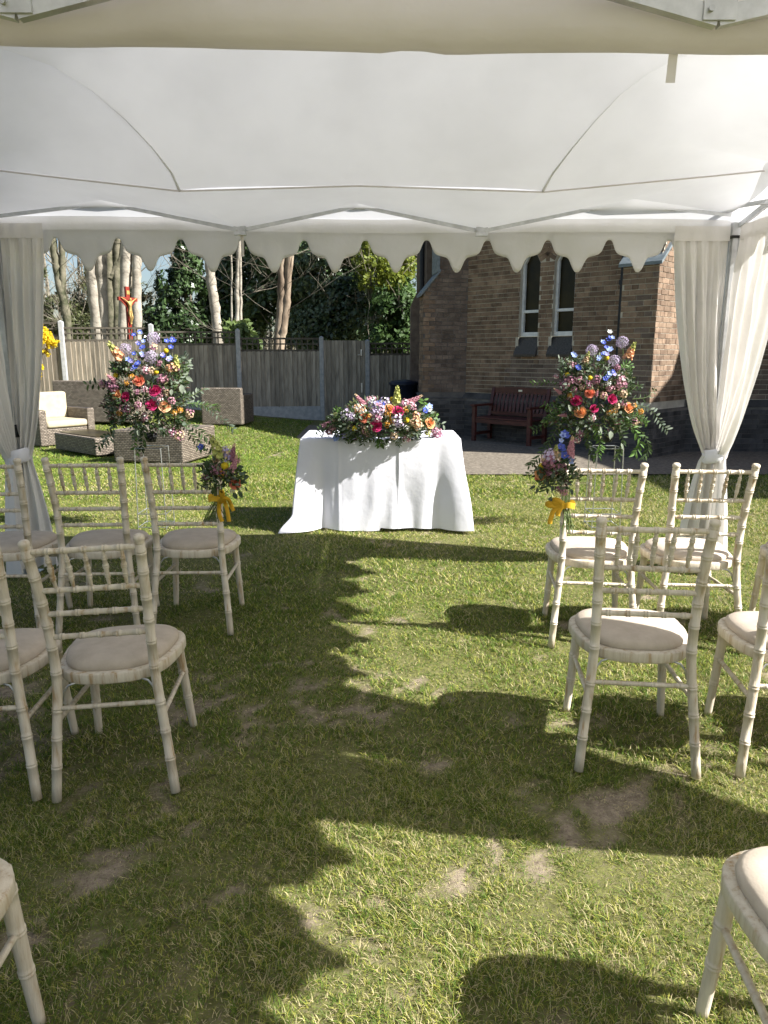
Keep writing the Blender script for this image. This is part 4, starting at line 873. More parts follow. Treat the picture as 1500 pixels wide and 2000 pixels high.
for side_ in (Ld, Rd):  # added strips that darken both creases, standing in for the shaded folds
    nk = int(n_r * .6); sm = MB(); sm.tube([p_ + Vector((0, -.002, .001 + .004 * k / nk)) for k, p_ in enumerate(side_[:nk])], [.0075 * (1 - k / nk) ** 1.3 + .0003 for k in range(nk)], 8); sm.build('crease_shade_strip', MT['lining'], t1, True)
cord = MB(); cp_ = dense(crease, 6); cord.tube([p_ + Vector((0, -.004, -.004)) for p_ in cp_], .0045, 5); cord.build('seam_cord', MT['gutter'], t1)
for px_, py_, l_, Y_ in ((472, 456, .13, 4.56),): 
    q_ = at(px_, py_, Y_); MB().box((q_.x - .008, q_.y, q_.z - l_), (q_.x + .010, q_.y + .002, q_.z)).build('strap', MT['gutter'], t1)
# rolled gutter cloth at the joint of the two tents
gy = TD + .02; rows = []
for k, (db, z_) in enumerate([(.0, 2.46), (.0, 2.34), (.002, 2.24), (.022, 2.185), (.04, 2.15), (.042, 2.118), (.02, 2.098), (-.015, 2.093), (-.045, 2.11), (-.055, 2.15), (-.05, 2.3), (-.05, 2.42)]):
    row = []
    for a in np.linspace(-.15, TW + .2, 110):
        w = (float(VN(a * 2.4, k * .22, 1)) - .5) * .030 * (k > 1) + (float(VN2(a * 9, k * .5, 1)) - .5) * .010; zz = z_ + (float(VN2(a * 1.3, 3, 1)) - .5) * .010 + .010 * math.exp(-((a - 2.32) / .03) ** 2) * (5 < k < 9)
        row.append(tuple(tp(a, gy + db + w, zz)))
    rows.append(row)
MB().grid(rows).build('gutter_cloth', MT['gutter'], t1, True)
q_ = atb(1317, 104, TD - .0); MB().add([(q_.x - .010, q_.y, q_.z + .03), (q_.x + .009, q_.y, q_.z + .03), (q_.x + .007, q_.y + .003, q_.z - .055), (q_.x - .013, q_.y + .003, q_.z - .055)], [(0, 1, 2, 3)]).build('strap', MT['gutter'], t1)
# second tent, the one the viewer stands under
t2 = empty('party_tent', tuple(tp(TW / 2, TD + 1.6, 0))); tag(t2, 'second white tent overhead, its metal truss corners showing at the top edge', 'tent', 'white gazebo tents')
t2i = Matrix.Translation(-t2.location)
def to2(o): o.matrix_parent_inverse = t2i; return o
B2 = TD + .06
for (a, b) in ((0, B2), (TW, B2), (0, B2 + TD), (TW, B2 + TD)): to2(pole(t2, a, b))
to2(hip_roof(t2, B2, B2 + TD))
to2(valance('valance', t2, tp(TW + .03, B2, 0), tp(TW + .03, B2 + TD, 0), na3, 2.29, 2.175, 1.985, TD / ns, MT['valance'], phase=.1, seed=14))
to2(valance('valance', t2, tp(-.03, B2, 0), tp(-.03, B2 + TD, 0), -na3, 2.29, 2.175, 1.985, TD / ns, MT['valance'], phase=.1, seed=17))
lt = MB(); lt.grid([[tuple(tp(a, b, 2.36 + .42 * min((b - B2) / 1.5, (B2 + TD - b) / 1.5, a / 1.3, (TW - a) / 1.3, 1.0))) for a in np.linspace(.03, TW - .03, 40)] for b in np.linspace(B2 + .12, B2 + TD - .05, 30)]); to2(lt.build('ceiling_lining', MT['lining'], t2, True))
n2_ = [atb(x, y, B2 + .03) for x, y in ((-1100, 60), (-560, -110), (35, 22), (715, -150), (1400, 36), (1960, -110), (2500, 60))]
n2_[0] = tp(0, B2 + .03, 2.22); n2_[6] = tp(TW, B2 + .03, 2.22); n2_[1] = lerp(n2_[0], n2_[2], .5) + Vector((0, 0, .13)); n2_[5] = lerp(n2_[4], n2_[6], .5) + Vector((0, 0, .13)); n2_[3] = lerp(n2_[2], n2_[4], .5) + Vector((0, 0, .16))
for p_, q_ in zip(n2_, n2_[1:]): to2(bar(t2, p_, q_, w=.02, h=.034))
for k in (2, 4):
    o = MB().box((n2_[k].x - .032, n2_[k].y - .015, n2_[k].z - .008), (n2_[k].x + .032, n2_[k].y + .015, n2_[k].z + .026)).build('joint_bracket', MT['alu'], t2); to2(o)
    for sx in (-.019,):
        m = MB(); m.tube([(n2_[k].x + sx, n2_[k].y - .022, n2_[k].z + .010), (n2_[k].x + sx, n2_[k].y - .012, n2_[k].z + .010)], .006, 8); m.build('bolt', MT['steel'], o)

# ================================================================== CURTAINS
def curtain_panel(parent, top, tie, zt, ztie, spread, folds, fd, seed, mat, name='panel', zbot=.05):
    """top: list of points the heading hangs from; gathered to the tie, flaring below it"""
    N = 72; rows = []; fd = Vector(fd); tv = (top[-1] - top[0]); tl = tv.length; tdir = tv / tl
    g_ = float(hz(tie.x, tie.y))
    for r in range(30):
        t = r / 29; z = zt + (ztie - zt) * t; e_ = .75 * t ** 1.15 + .25 * t ** 6; row = []
        for k in range(N + 1):
            u = k / N; f = math.sin(2 * math.pi * folds * u + seed + 1.5 * math.sin(3.3 * u + t * 2 + seed)) + .4 * math.sin(2 * math.pi * folds * 2.3 * u + seed * 2) + 1.1 * (float(VN(u * 7 + seed, t * 3.1, 1)) - .5) + .5 * (float(VN2(u * 16, t * 9 + seed, 1)) - .5)
            amp = .007 + .020 * smooth(t * 3) * (1 - .55 * t)
            hold = Vector((tie.x, tie.y, 0)) + tdir * (u - .5) * .085 + fd * (.018 * f)
            p0 = lerp(top[0], top[-1], u); p_ = lerp(Vector((p0.x, p0.y, 0)), hold, e_) + fd * (amp * f * (1 - e_ * .5))
            row.append((p_.x, p_.y, z - .02 * math.sin(math.pi * u) * (t > .9)))
        rows.append(row)
    for r in range(1, 16):
        t = r / 15; z = ztie + (zbot + g_ - ztie) * t; row = []
        for k in range(N + 1):
            u = k / N; f = math.sin(2 * math.pi * folds * u + seed + .5 * math.sin(3 * u + 2)) + .3 * math.sin(2 * math.pi * folds * 2.3 * u + seed * 2)
            w = .085 + (spread - .085) * (1 - (1 - t) ** 1.7)
            p_ = Vector((tie.x, tie.y, 0)) + tdir * (u - .5) * w + fd * (f * (.018 + .030 * t))
            row.append((p_.x, p_.y, z + .012 * math.sin(u * 9 + seed) * t))
        rows.append(row)
    o = MB().grid(rows).build(name, mat, parent, True)
    # heading band
    hb = [[tuple(lerp(top[0], top[-1], u) + fd * (.012 + .003 * math.sin(u * 20))) [:2] + (z_,) for u in np.linspace(-.01, 1.01, 20)] for z_ in (zt + .055, zt + .02, zt - .03)]
    MB().grid(hb).build('heading_band', mat, o, True)
    return o
def curtain_tie(parent, c, z, r_=.052):
    rows = []
    for dz, rr in ((-.045, .85), (-.03, 1.06), (0, 1.0), (.03, 1.05), (.045, .88)):
        rows.append([(c.x + math.cos(a) * r_ * rr * (1 + .05 * math.sin(5 * a)), c.y + math.sin(a) * r_ * rr, z + dz + .015 * math.cos(a)) for a in np.linspace(0, 2 * math.pi, 20, endpoint=False)])
    MB().grid(rows, closed=True).build('tie_band', MT['linen'], parent, True)
cR = empty('curtain', (FR.x, FR.y, 0)); tag(cR, 'cream curtain tied to the right front tent pole', 'curtain', 'tied tent curtains')
cL = empty('curtain', (FL.x, FL.y, 0)); tag(cL, 'grey white shaded curtain tied to the left front tent pole', 'curtain', 'tied tent curtains')
cM = empty('curtain', tuple(tp(TW, TD, 0))); tag(cM, 'curtain tied at the right pole where the two tents join', 'curtain', 'tied tent curtains')
def offs(root): return Matrix.Translation(-root.location)
for root, a0, sgn in ((cR, TW, -1), (cL, 0, 1)):
    top = [tp(a0 + sgn * (.38 if sgn < 0 else .30), .0, 0), tp(a0 + sgn * .045, .0, 0)]
    if sgn > 0: top = top[::-1]
    tie = tp(a0 + sgn * .055, .02, 0)
    o = curtain_panel(root, top, tie, 2.20, .86, .30, 4, (dB.x, dB.y, 0), 1.0 + a0, MT['curtain']); o.matrix_parent_inverse = offs(root)
    top = [tp(a0 - sgn * .01, .06, 0), tp(a0 - sgn * .02, .56, 0)]; tie2 = tp(a0 + sgn * .005, .075, 0)
    o = curtain_panel(root, top, tie2, 2.20, .86, .30, 5, (dA.x * sgn, dA.y * sgn, 0), 2.3 + a0, MT['curtain']); o.matrix_parent_inverse = offs(root)
    n0 = set(root.children); curtain_tie(root, tp(a0 + sgn * .03, .05, 0), .86, .068)
    for c_ in set(root.children) - n0: c_.matrix_parent_inverse = offs(root)
for b0_, b1_, sd in ((TD + .005, TD - .55, 3.0), (TD + .02, TD + .44, 5.0)):
    top = [tp(TW - .0, b0_, 0), tp(TW - .0, b1_, 0)]
    o = curtain_panel(cM, top, tp(TW, TD + .03 + (.05 if b1_ > b0_ else -.05), 0), 2.20, .86, .30, 5, (-dA.x, -dA.y, 0), sd, MT['curtain']); o.matrix_parent_inverse = offs(cM)
n0 = set(cM.children); curtain_tie(cM, tp(TW, TD + .03, 0), .86, .085)
for c_ in set(cM.children) - n0: c_.matrix_parent_inverse = offs(cM)
t1.location = tuple(tp(TW / 2, TD / 2, 0))
for c_ in t1.children: c_.matrix_parent_inverse = Matrix.Translation(-t1.location)

# ================================================================== CHAIRS
def spline(pts, n):
    P_ = [Vector(p) for p in pts]; out = []; m = len(P_)
    for i in range(m - 1):
        for k in range(n):
            t = k / n; p0 = P_[max(i - 1, 0)]; p1 = P_[i]; p2 = P_[i + 1]; p3 = P_[min(i + 2, m - 1)]
            out.append(0.5 * ((2 * p1) + (p2 - p0) * t + (2 * p0 - 5 * p1 + 4 * p2 - p3) * t * t + (3 * p1 - p0 - 3 * p2 + p3) * t ** 3))
    return out + [P_[-1]]
def turned(mb, pts, r0, r1, rings, n=14, ring_h=1.11, gap=.0095, prof=None):
    """a turned bamboo-look member: pairs of raised rings at the given fractions of its length"""
    path = spline(pts, 10) if len(pts) > 2 else [Vector(pts[0]).lerp(Vector(pts[1]), k / 12) for k in range(13)]
    d = [0.0]
    for a, b in zip(path, path[1:]): d.append(d[-1] + (b - a).length)
    L = d[-1]; ss = set(np.linspace(0, L, 9 if L < .3 else 16))
    for f in rings:
        c = f * L
        for o_ in (-gap * .5, gap * .5):
            for e_ in (-.0036, -.0024, .0024, .0036): ss.add(c + o_ + e_)
    ss = sorted(x for x in ss if -1e-6 <= x <= L + 1e-6)
    P_ = []; rad = []; ds = np.array(d)
    for s_ in ss:
        j = min(max(np.searchsorted(ds, s_) - 1, 0), len(path) - 2); t = (s_ - d[j]) / max(d[j + 1] - d[j], 1e-9); P_.append(path[j].lerp(path[j + 1], t))
        r_ = r0 + (r1 - r0) * s_ / L
        if prof: r_ *= prof(s_ / L)
        for f in rings:
            for o_ in (-gap * .5, gap * .5):
                if abs(s_ - (f * L + o_)) <= .0026: r_ *= ring_h
        rad.append(r_)
    mb.tube(P_, rad, n, True); return mb
def chair_parts():
    P_ = []
    seat_z = .432
    def add(name, mb, mat): P_.append((name, mb.mesh(name, MT[mat], True)))
    for sx in (-1, 1):
        pts = [(sx * .203, -.250, 0), (sx * .186, -.222, .20), (sx * .166, -.196, .42), (sx * .166, -.202, .60), (sx * .172, -.224, .76), (sx * .179, -.256, .905)]
        mb = MB(); turned(mb, pts, .0165, .0172, [.135, .245, .355, .50, .60, .69, .78, .885, .965])
        top = Vector(pts[-1]); up_ = (Vector(pts[-1]) - Vector(pts[-2])).normalized()
        mb.tube([top, top + up_ * .004, top + up_ * .008, top + up_ * .014, top + up_ * .022, top + up_ * .028, top + up_ * .030], [.0165, .0175, .0148, .0185, .0185, .015, .004], 12)
        add('rear_leg', mb, 'wood')
    for sx in (-1, 1):
        mb = MB(); turned(mb, [(sx * .165, .165, .425), (sx * .178, .180, .2), (sx * .190, .195, 0)], .0195, .0145, [.13, .38, .64]); add('front_leg', mb, 'wood')
    def back(z): # centre of the posts at height z: half width, y
        zs = [0, .20, .42, .60, .76, .905]; return float(np.interp(z, zs, [.203, .186, .166, .166, .172, .179])), float(np.interp(z, zs, [-.250, -.222, -.196, -.202, -.224, -.256]))
    for z, rg in ((.893, [.18, .32, .5, .68, .82]), (.752, [.2, .35, .5, .65, .8]), (.667, [.14, .32, .5, .68, .86]), (.582, [.12, .32, .5, .68, .88])):
        hw, y = back(z); mb = MB(); turned(mb, [(-hw, y, z), (hw, y, z)], .0098, .0098, rg, 10, 1.22); add('back_rail', mb, 'wood')
    h0, y0 = back(.893); h1, y1 = back(.752)
    for k in range(5):
        f = (k - 2) / 3.0; mb = MB(); turned(mb, [(f * h1 * 1.0, y1, .756), (f * h0 * 1.0, y0, .889)], .0062, .0062, [.30, .55, .78], 8, 1.3, .008, lambda s_: .78 + .55 * math.sin(math.pi * s_)); add('spindle', mb, 'wood')
    # seat: rounded trapezium
    def outline(k_, n=44):
        out = []
        for i in range(n):
            a = 2 * math.pi * i / n; c, s_ = math.cos(a), math.sin(a); e_ = 2 / 2.9
            x = math.copysign(abs(c) ** e_, c) * .207; y = math.copysign(abs(s_) ** e_, s_) * .205
            x *= 1 + .13 * y / .205; out.append((x * k_, (y * k_) + .004))
        return out
    fr = [[(x, y, z) for x, y in outline(k_)] for k_, z in ((.90, .398), (1.0, .400), (1.014, .405), (1.014, .433), (1.004, .4385), (.88, .440))]
    mb = MB(); mb.grid(fr, closed=True); mb.add([(x, y, .398) for x, y in outline(.90)], [tuple(range(44))[::-1]]); add('seat_frame', mb, 'wood')
    cu = [[(x, y, z) for x, y in outline(k_)] for k_, z in ((.875, .436), (.905, .441), (.915, .450), (.905, .460), (.85, .470), (.70, .4785), (.45, .484), (.2, .486), (.01, .4865))]
    mb = MB(); mb.grid(cu, closed=True); add('cushion', mb, 'cushion')
    def leg_at(front, z):
        if front: return float(np.interp(z, [0, .2, .425], [.190, .178, .165])), float(np.interp(z, [0, .2, .425], [.195, .180, .165]))
        return back(z)
    for sx in (-1, 1):
        a = leg_at(False, .275); b = leg_at(True, .262); mb = MB(); turned(mb, [(sx * a[0], a[1], .275), (sx * b[0], b[1], .262)], .0088, .0088, [.3, .5, .7], 8); add('side_stretcher', mb, 'wood')
    a = leg_at(False, .325); mb = MB(); turned(mb, [(-a[0], a[1], .325), (a[0], a[1], .325)], .0085, .0085, [.13, .38, .62, .87], 8); add('rear_stretcher', mb, 'wood')
    a = leg_at(True, .33); mb = MB(); turned(mb, [(-a[0], a[1], .33), (a[0], a[1], .33)], .0085, .0085, [.13, .38, .62, .87], 8); add('front_stretcher', mb, 'wood')
    for sx in (-1, 1):
        mb = MB(); mb.tube([(sx * .158, -.195, .345), (sx * .152, -.19, .375), (sx * .135, -.185, .397), (sx * .11, -.18, .404)], .004, 6); add('corner_brace', mb, 'steel')
    return P_
CP = chair_parts()
def chair(x, y, rz, label, s_=1.0, roll=0.0):
    o = empty('wedding_chair', (x, y, float(hz(x, y)) - .004), R(rz)); tag(o, label, 'chair', 'limewashed bamboo style wedding chairs'); o.scale = (s_, s_, s_); o.rotation_euler = (0, R(roll), R(rz))
    for nm, me in CP: obj(nm, me, o)
    return o
def chair_by_rear(x, y, rz, label, roll=0.0):
    a = R(rz); return chair(x - math.sin(a) * .25, y + math.cos(a) * .25, rz, label, 1.0, roll)
chair_by_rear(-1.00, 3.56, 1.5, 'left chair by the aisle in the front row, bouquet tied to its post')
chair_by_rear(-1.475, 3.54, 3, 'front row left chair, middle of three, nothing tied on')
chair_by_rear(-1.96, 3.50, 3, 'front row left chair beside the shaded curtain, cut by picture edge')
chair_by_rear(-.932, 2.27, 4.5, 'whole left chair in the second row by the aisle', -2.3)
chair_by_rear(-1.40, 2.23, 5, 'second row left chair touching its neighbour, cut by left picture edge', -1.2)
chair_by_rear(-.95, .92, 3, 'nearest left chair, only seat corner and leg at bottom edge')
chair_by_rear(1.035, 3.385, -6.5, 'right chair by the aisle in the front row, bouquet tied to its post')
chair_by_rear(1.545, 3.36, -4, 'sunlit front row right chair before the tied curtain')
chair_by_rear(.90, 2.335, -6.5, 'whole right chair in the second row by the aisle')
chair_by_rear(1.465, 2.30, -8, 'second row right chair cut by the right picture edge')
chair_by_rear(.872, .93, -6, 'nearest right chair, only seat corner and leg at bottom edge')
chair_by_rear(2.03, 2.30, -8, 'second row right chair outside the frame, only its shadow showing')
chair_by_rear(2.17, 3.33, -4, 'front row right chair outside the frame, only its shadow showing')

# ================================================================== TABLE AND CLOTH
TBX0, TBX1, TBY0, TBY1, TBZ = -.655, .60, 5.70, 6.36, .845
tg = float(hz(0, 6.0))
tab = empty('trestle_table', ((TBX0 + TBX1) / 2, (TBY0 + TBY1) / 2, tg)); tag(tab, 'small trestle table under the white cloth, carrying the flowers', 'table')
ti = Matrix.Translation(-tab.location)
MB().box((TBX0 + .02, TBY0 + .02, TBZ - .04), (TBX1 - .02, TBY1 - .02, TBZ - .006), ti).build('tabletop', MT['wood'], tab)
for x in (TBX0 + .12, TBX1 - .12):
    for y in (TBY0 + .1, TBY1 - .1): MB().tube([ti @ Vector((x, y, tg)), ti @ Vector((x, y, TBZ - .04))], .015, 8).build('leg', MT['steel'], tab)
def cloth():
    per = []; rc = .02; W = TBX1 - TBX0; D = TBY1 - TBY0; N = 360
    tot = 2 * (W + D)
    for i in range(N):
        s_ = tot * i / N
        if s_ < W: p_, n_ = (TBX0 + s_, TBY0), (0, -1)
        elif s_ < W + D: p_, n_ = (TBX1, TBY0 + s_ - W), (1, 0)
        elif s_ < 2 * W + D: p_, n_ = (TBX1 - (s_ - W - D), TBY1), (0, 1)
        else: p_, n_ = (TBX0, TBY1 - (s_ - 2 * W - D)), (-1, 0)
        dc = []
        for cx, cy in ((TBX0, TBY0), (TBX1, TBY0), (TBX1, TBY1), (TBX0, TBY1)): dc.append(math.hypot(p_[0] - cx, p_[1] - cy))
        k = int(np.argmin(dc)); ctr = ((TBX0 + TBX1) / 2, (TBY0 + TBY1) / 2); cv = [((TBX0, TBY0), (-1, -1)), ((TBX1, TBY0), (1, -1)), ((TBX1, TBY1), (1, 1)), ((TBX0, TBY1), (-1, 1))][k][1]
        w = math.exp(-(dc[k] / .10) ** 2); nv = Vector((n_[0] * (1 - w) + cv[0] * .72 * w, n_[1] * (1 - w) + cv[1] * .72 * w))
        per.append((p_, nv, dc[k], k, s_))
    rows = []
    nr = 26
    for r in range(nr + 1):
        t = r / nr; row = []
        for (p_, nv, dc, k, s_) in per:
            fold = (.011 * math.sin(s_ * 13.2 + 2.3 * math.sin(s_ * 3.1)) + .007 * math.sin(s_ * 29 + 2 + 3 * t) + .075 * (float(VN(s_ * 3.7, t * .8, 1)) - .5) + .028 * (float(VN2(s_ * 13, t * 2.2, 1)) - .5) - .03 * max(0, math.sin(s_ * 8.3 + 1.1 * math.sin(s_ * 2.2))) ** 6) * smooth(t * 1.3)
            corner = math.exp(-(dc / .085) ** 2) * (.075 if k != 0 else .10) * t + -.045 * math.exp(-((dc - .17) / .06) ** 2) * t
            front = .045 * t if p_[1] < TBY0 + .01 else .03 * t
            out = .004 + front + fold * t + corner
            pud = 0
            if k == 0 and dc < .2: pud = .13 * smooth((t - .8) / .2) * math.exp(-(dc / .09) ** 2)
            crs = (.010 * math.exp(-((p_[0] - .12) / .010) ** 2) + .006 * math.exp(-((p_[0] + .36) / .010) ** 2)) * (p_[1] < TBY0 + .01)
            x = p_[0] + nv.x * (out + pud) + 0; y = p_[1] + nv.y * (out + pud * .3 + crs)
            gz_ = float(hz(x, y)) + .012; zb = gz_ + (.03 + .02 * math.sin(s_ * 4 + 1)) * (k in (1, 2)) + .006 * math.sin(s_ * 9)
            z = TBZ + (zb - TBZ) * t; z -= .004 * math.exp(-((t - .36) / .012) ** 2)
            row.append((x, y, z))
        rows.append(row)
    # the rounded shoulder and flat top
    top = []
    for ins, dz in ((.5, .0045), (.2, .005), (.03, .0045), (.008, .003)):
        rr = []
        for (p_, nv, dc, k, s_) in per:
            cx, cy = (TBX0 + TBX1) / 2, (TBY0 + TBY1) / 2; f = ins if ins < .1 else ins
            x = p_[0] - (math.copysign(min(abs(p_[0] - cx), f * (.62 if f > .1 else 1)), p_[0] - cx)); y = p_[1] - (math.copysign(min(abs(p_[1] - cy), f * (.32 if f > .1 else 1)), p_[1] - cy))
            rr.append((x, y, TBZ + dz))
        top.append(rr)
    rows = top + rows
    mb = MB(); mb.grid(rows, closed=True); mb.add(rows[0], [tuple(range(N))])
    return mb
co = Vector(tab.location); cm = cloth(); cm.v = [(x - co.x, y - co.y, z - co.z) for x, y, z in cm.v]
clo = cm.build('tablecloth', MT['linen'], None, True, True); clo.location = co; tag(clo, 'white cloth draped to the grass over the small table', 'tablecloth')

# ================================================================== FLOWERS
def rot_to(d, roll=0.0): return Vector(d).normalized().to_track_quat('Z', 'Y').to_matrix().to_4x4() @ Matrix.Rotation(roll, 4, 'Z')
def m_rose():
    mb = MB(); n = 24
    for k in range(n):
        t = (k + .5) / n; ang = k * 2.399963; rr = .10 + .90 * t ** .85; wid = (.30 + .55 * t); hh = .95 - .42 * t
        rows = []
        for b in np.linspace(0, 1, 5):
            row = []
            for a in np.linspace(-1, 1, 5):
                w = wid * math.sin(math.pi * (.18 + .62 * b)) * a
                rad = rr * (.25 + .75 * math.sin(b * math.pi / 2)) + (.14 * t * max(0, b - .7) / .3) - .22 * wid * a * a * (1 - .5 * t)
                z = hh * b ** .8 - .10 * t * max(0, b - .75) / .25 - .06 * abs(a) ** 3
                th = ang; row.append((rad * math.cos(th) - w * math.sin(th), rad * math.sin(th) + w * math.cos(th), z - .35))
            rows.append(row)
        mb.grid(rows)
    mb.tube([(0, 0, -1.1), (0, 0, -.35), (0, 0, -.2)], [.12, .28, .5], 6, True, 1)
    return mb
def star(mb, c, d, r_, np_=5, cup=.3, wid=.5, mi=0):
    M = Matrix.Translation(c) @ rot_to(d, random.uniform(0, 6)) 
    for k in range(np_):
        a = 2 * math.pi * k / np_; ca, sa = math.cos(a), math.sin(a); w = r_ * wid
        P_ = lambda r0, t0, z: (r0 * ca - t0 * sa, r0 * sa + t0 * ca, z)
        mb.add([(0, 0, 0), P_(r_ * .6, w * .55, r_ * cup * .7), P_(r_, 0, r_ * cup), P_(r_ * .6, -w * .55, r_ * cup * .7)], [(0, 1, 2, 3)], M, mi)
def sphere_dirs(n): 
    k = np.arange(n) + .5; ph = np.arccos(1 - 2 * k / n); th = np.pi * (1 + 5 ** .5) * k
    return [Vector((math.cos(t) * math.sin(p), math.sin(t) * math.sin(p), math.cos(p))) for p, t in zip(ph, th)]
def m_allium():
    mb = MB()
    for d in sphere_dirs(95): star(mb, d * random.uniform(.70, 1.0), d, .21, 6, .35, .30)
    for d in sphere_dirs(40): mb.tube([(0, 0, 0), d * .85], .018, 3, False, 1)
    mb.tube([(0, 0, -3.6), (.05, 0, -1.8), (0, 0, 0)], [.07, .06, .05], 6, True, 1); return mb
def m_ball():
    mb = MB(); n = 12
    mb.grid([[(math.sin(p) * math.cos(a), math.sin(p) * math.sin(a), math.cos(p)) for a in np.linspace(0, 2 * math.pi, 16, endpoint=False)] for p in np.linspace(.05, math.pi - .05, 10)], closed=True)
    for d in sphere_dirs(90): mb.add([d * 1.09, d * .97 + Vector((.10, .02, 0)), d * .97 + Vector((-.03, .10, .05)), d * .97 + Vector((-.05, -.08, -.05))], [(0, 1, 2), (0, 2, 3), (0, 3, 1)])
    mb.tube([(0, 0, -6), (.1, 0, -3), (0, 0, -.9)], .10, 5, True, 1); return mb
def m_floret():
    mb = MB(); star(mb, (0, 0, 0), (0, 0, 1), 1, 5, .45, .72); star(mb, (0, 0, -.06), (0, 0, 1), .8, 5, .1, .6); star(mb, (0, 0, .05), (0, 0, 1), .22, 5, .8, .8, 2); mb.tube([(0, 0, -1.6), (0, 0, -.05)], [.05, .10], 5, True, 1); return mb
def m_cluster(n=34):
    mb = MB()
    for d in sphere_dirs(n):
        c = d * random.uniform(.55, 1.0); c.z *= .75; star(mb, c, d + Vector((0, 0, .3)), random.uniform(.20, .30), 5, .25, .8, random.choice((0, 0, 0, 2)))
    for d in sphere_dirs(14): mb.tube([(0, 0, -1.1), d * .6], .02, 3, False, 1)
    return mb
def m_spike(n=46, taper=.8, r_=.16):
    mb = MB()
    for k in range(n):
        t = k / n; a = k * 2.4; rr = r_ * (1 - taper * t) ; d = Vector((math.cos(a), math.sin(a), .35)); star(mb, Vector((math.cos(a) * rr * .8, math.sin(a) * rr * .8, t)), d, rr * .9 + .02, 4, .5, .9, 0 if t < .8 else 2)
    mb.tube([(0, 0, -.6), (0, 0, 1.0)], [.03, .015], 5, True, 1); return mb
def m_snap():
    mb = MB()
    for k in range(26):
        t = (k / 26) ** .9; a = k * 2.4; rr = .20 * (1 - .8 * t) + .03; c = Vector((math.cos(a) * rr * .7, math.sin(a) * rr * .7, t)); mi = 0 if t < .55 else 2
        for j in range(3): star(mb, c, Vector((math.cos(a), math.sin(a), .2 * j)), rr * .75, 4, .7, 1.0, mi)
    mb.tube([(0, 0, -.8), (0, 0, 1.0)], [.035, .015], 5, True, 1); return mb
PET = {}
for k, a, b in (('orange', (.78, .34, .14), (.84, .48, .24)), ('coral', (.74, .20, .12), (.82, .32, .20)), ('peach', (.80, .42, .22), (.86, .55, .34)), ('magenta', (.46, .02, .11), (.62, .06, .21)), ('lilac', (.46, .36, .56), (.62, .53, .68)), ('yellow', (.60, .44, .015), (.72, .56, .04)),
                ('blue', (.045, .07, .40), (.12, .17, .58)), ('paleblue', (.22, .32, .66), (.42, .50, .76)), ('pink', (.48, .20, .27), (.64, .38, .42)), ('mauve', (.26, .10, .16), (.44, .22, .30)), ('tan', (.55, .38, .24), (.68, .52, .36)), ('white', (.70, .70, .66), (.78, .78, .74)), ('lime', (.42, .46, .12), (.60, .60, .24)), ('amber', (.55, .24, .03), (.70, .36, .06)), ('violet', (.30, .26, .52), (.46, .42, .66))):
    PET[k] = petal_mat(k + '_petal', a, b, .22, 40)
_fm = {}
def fmesh(kind_, c, c2='white'):
    key = (kind_, c, c2)
    if key not in _fm:
        f = {'rose': m_rose, 'allium': m_allium, 'craspedia': m_ball, 'delphinium': m_floret, 'waxflower': m_cluster, 'veronica': m_spike, 'snapdragon': m_snap}[kind_]
        _fm[key] = f().mesh(kind_, [PET[c], MT['stem'], PET[c2]], kind_ in ('rose', 'craspedia'))
    return _fm[key]
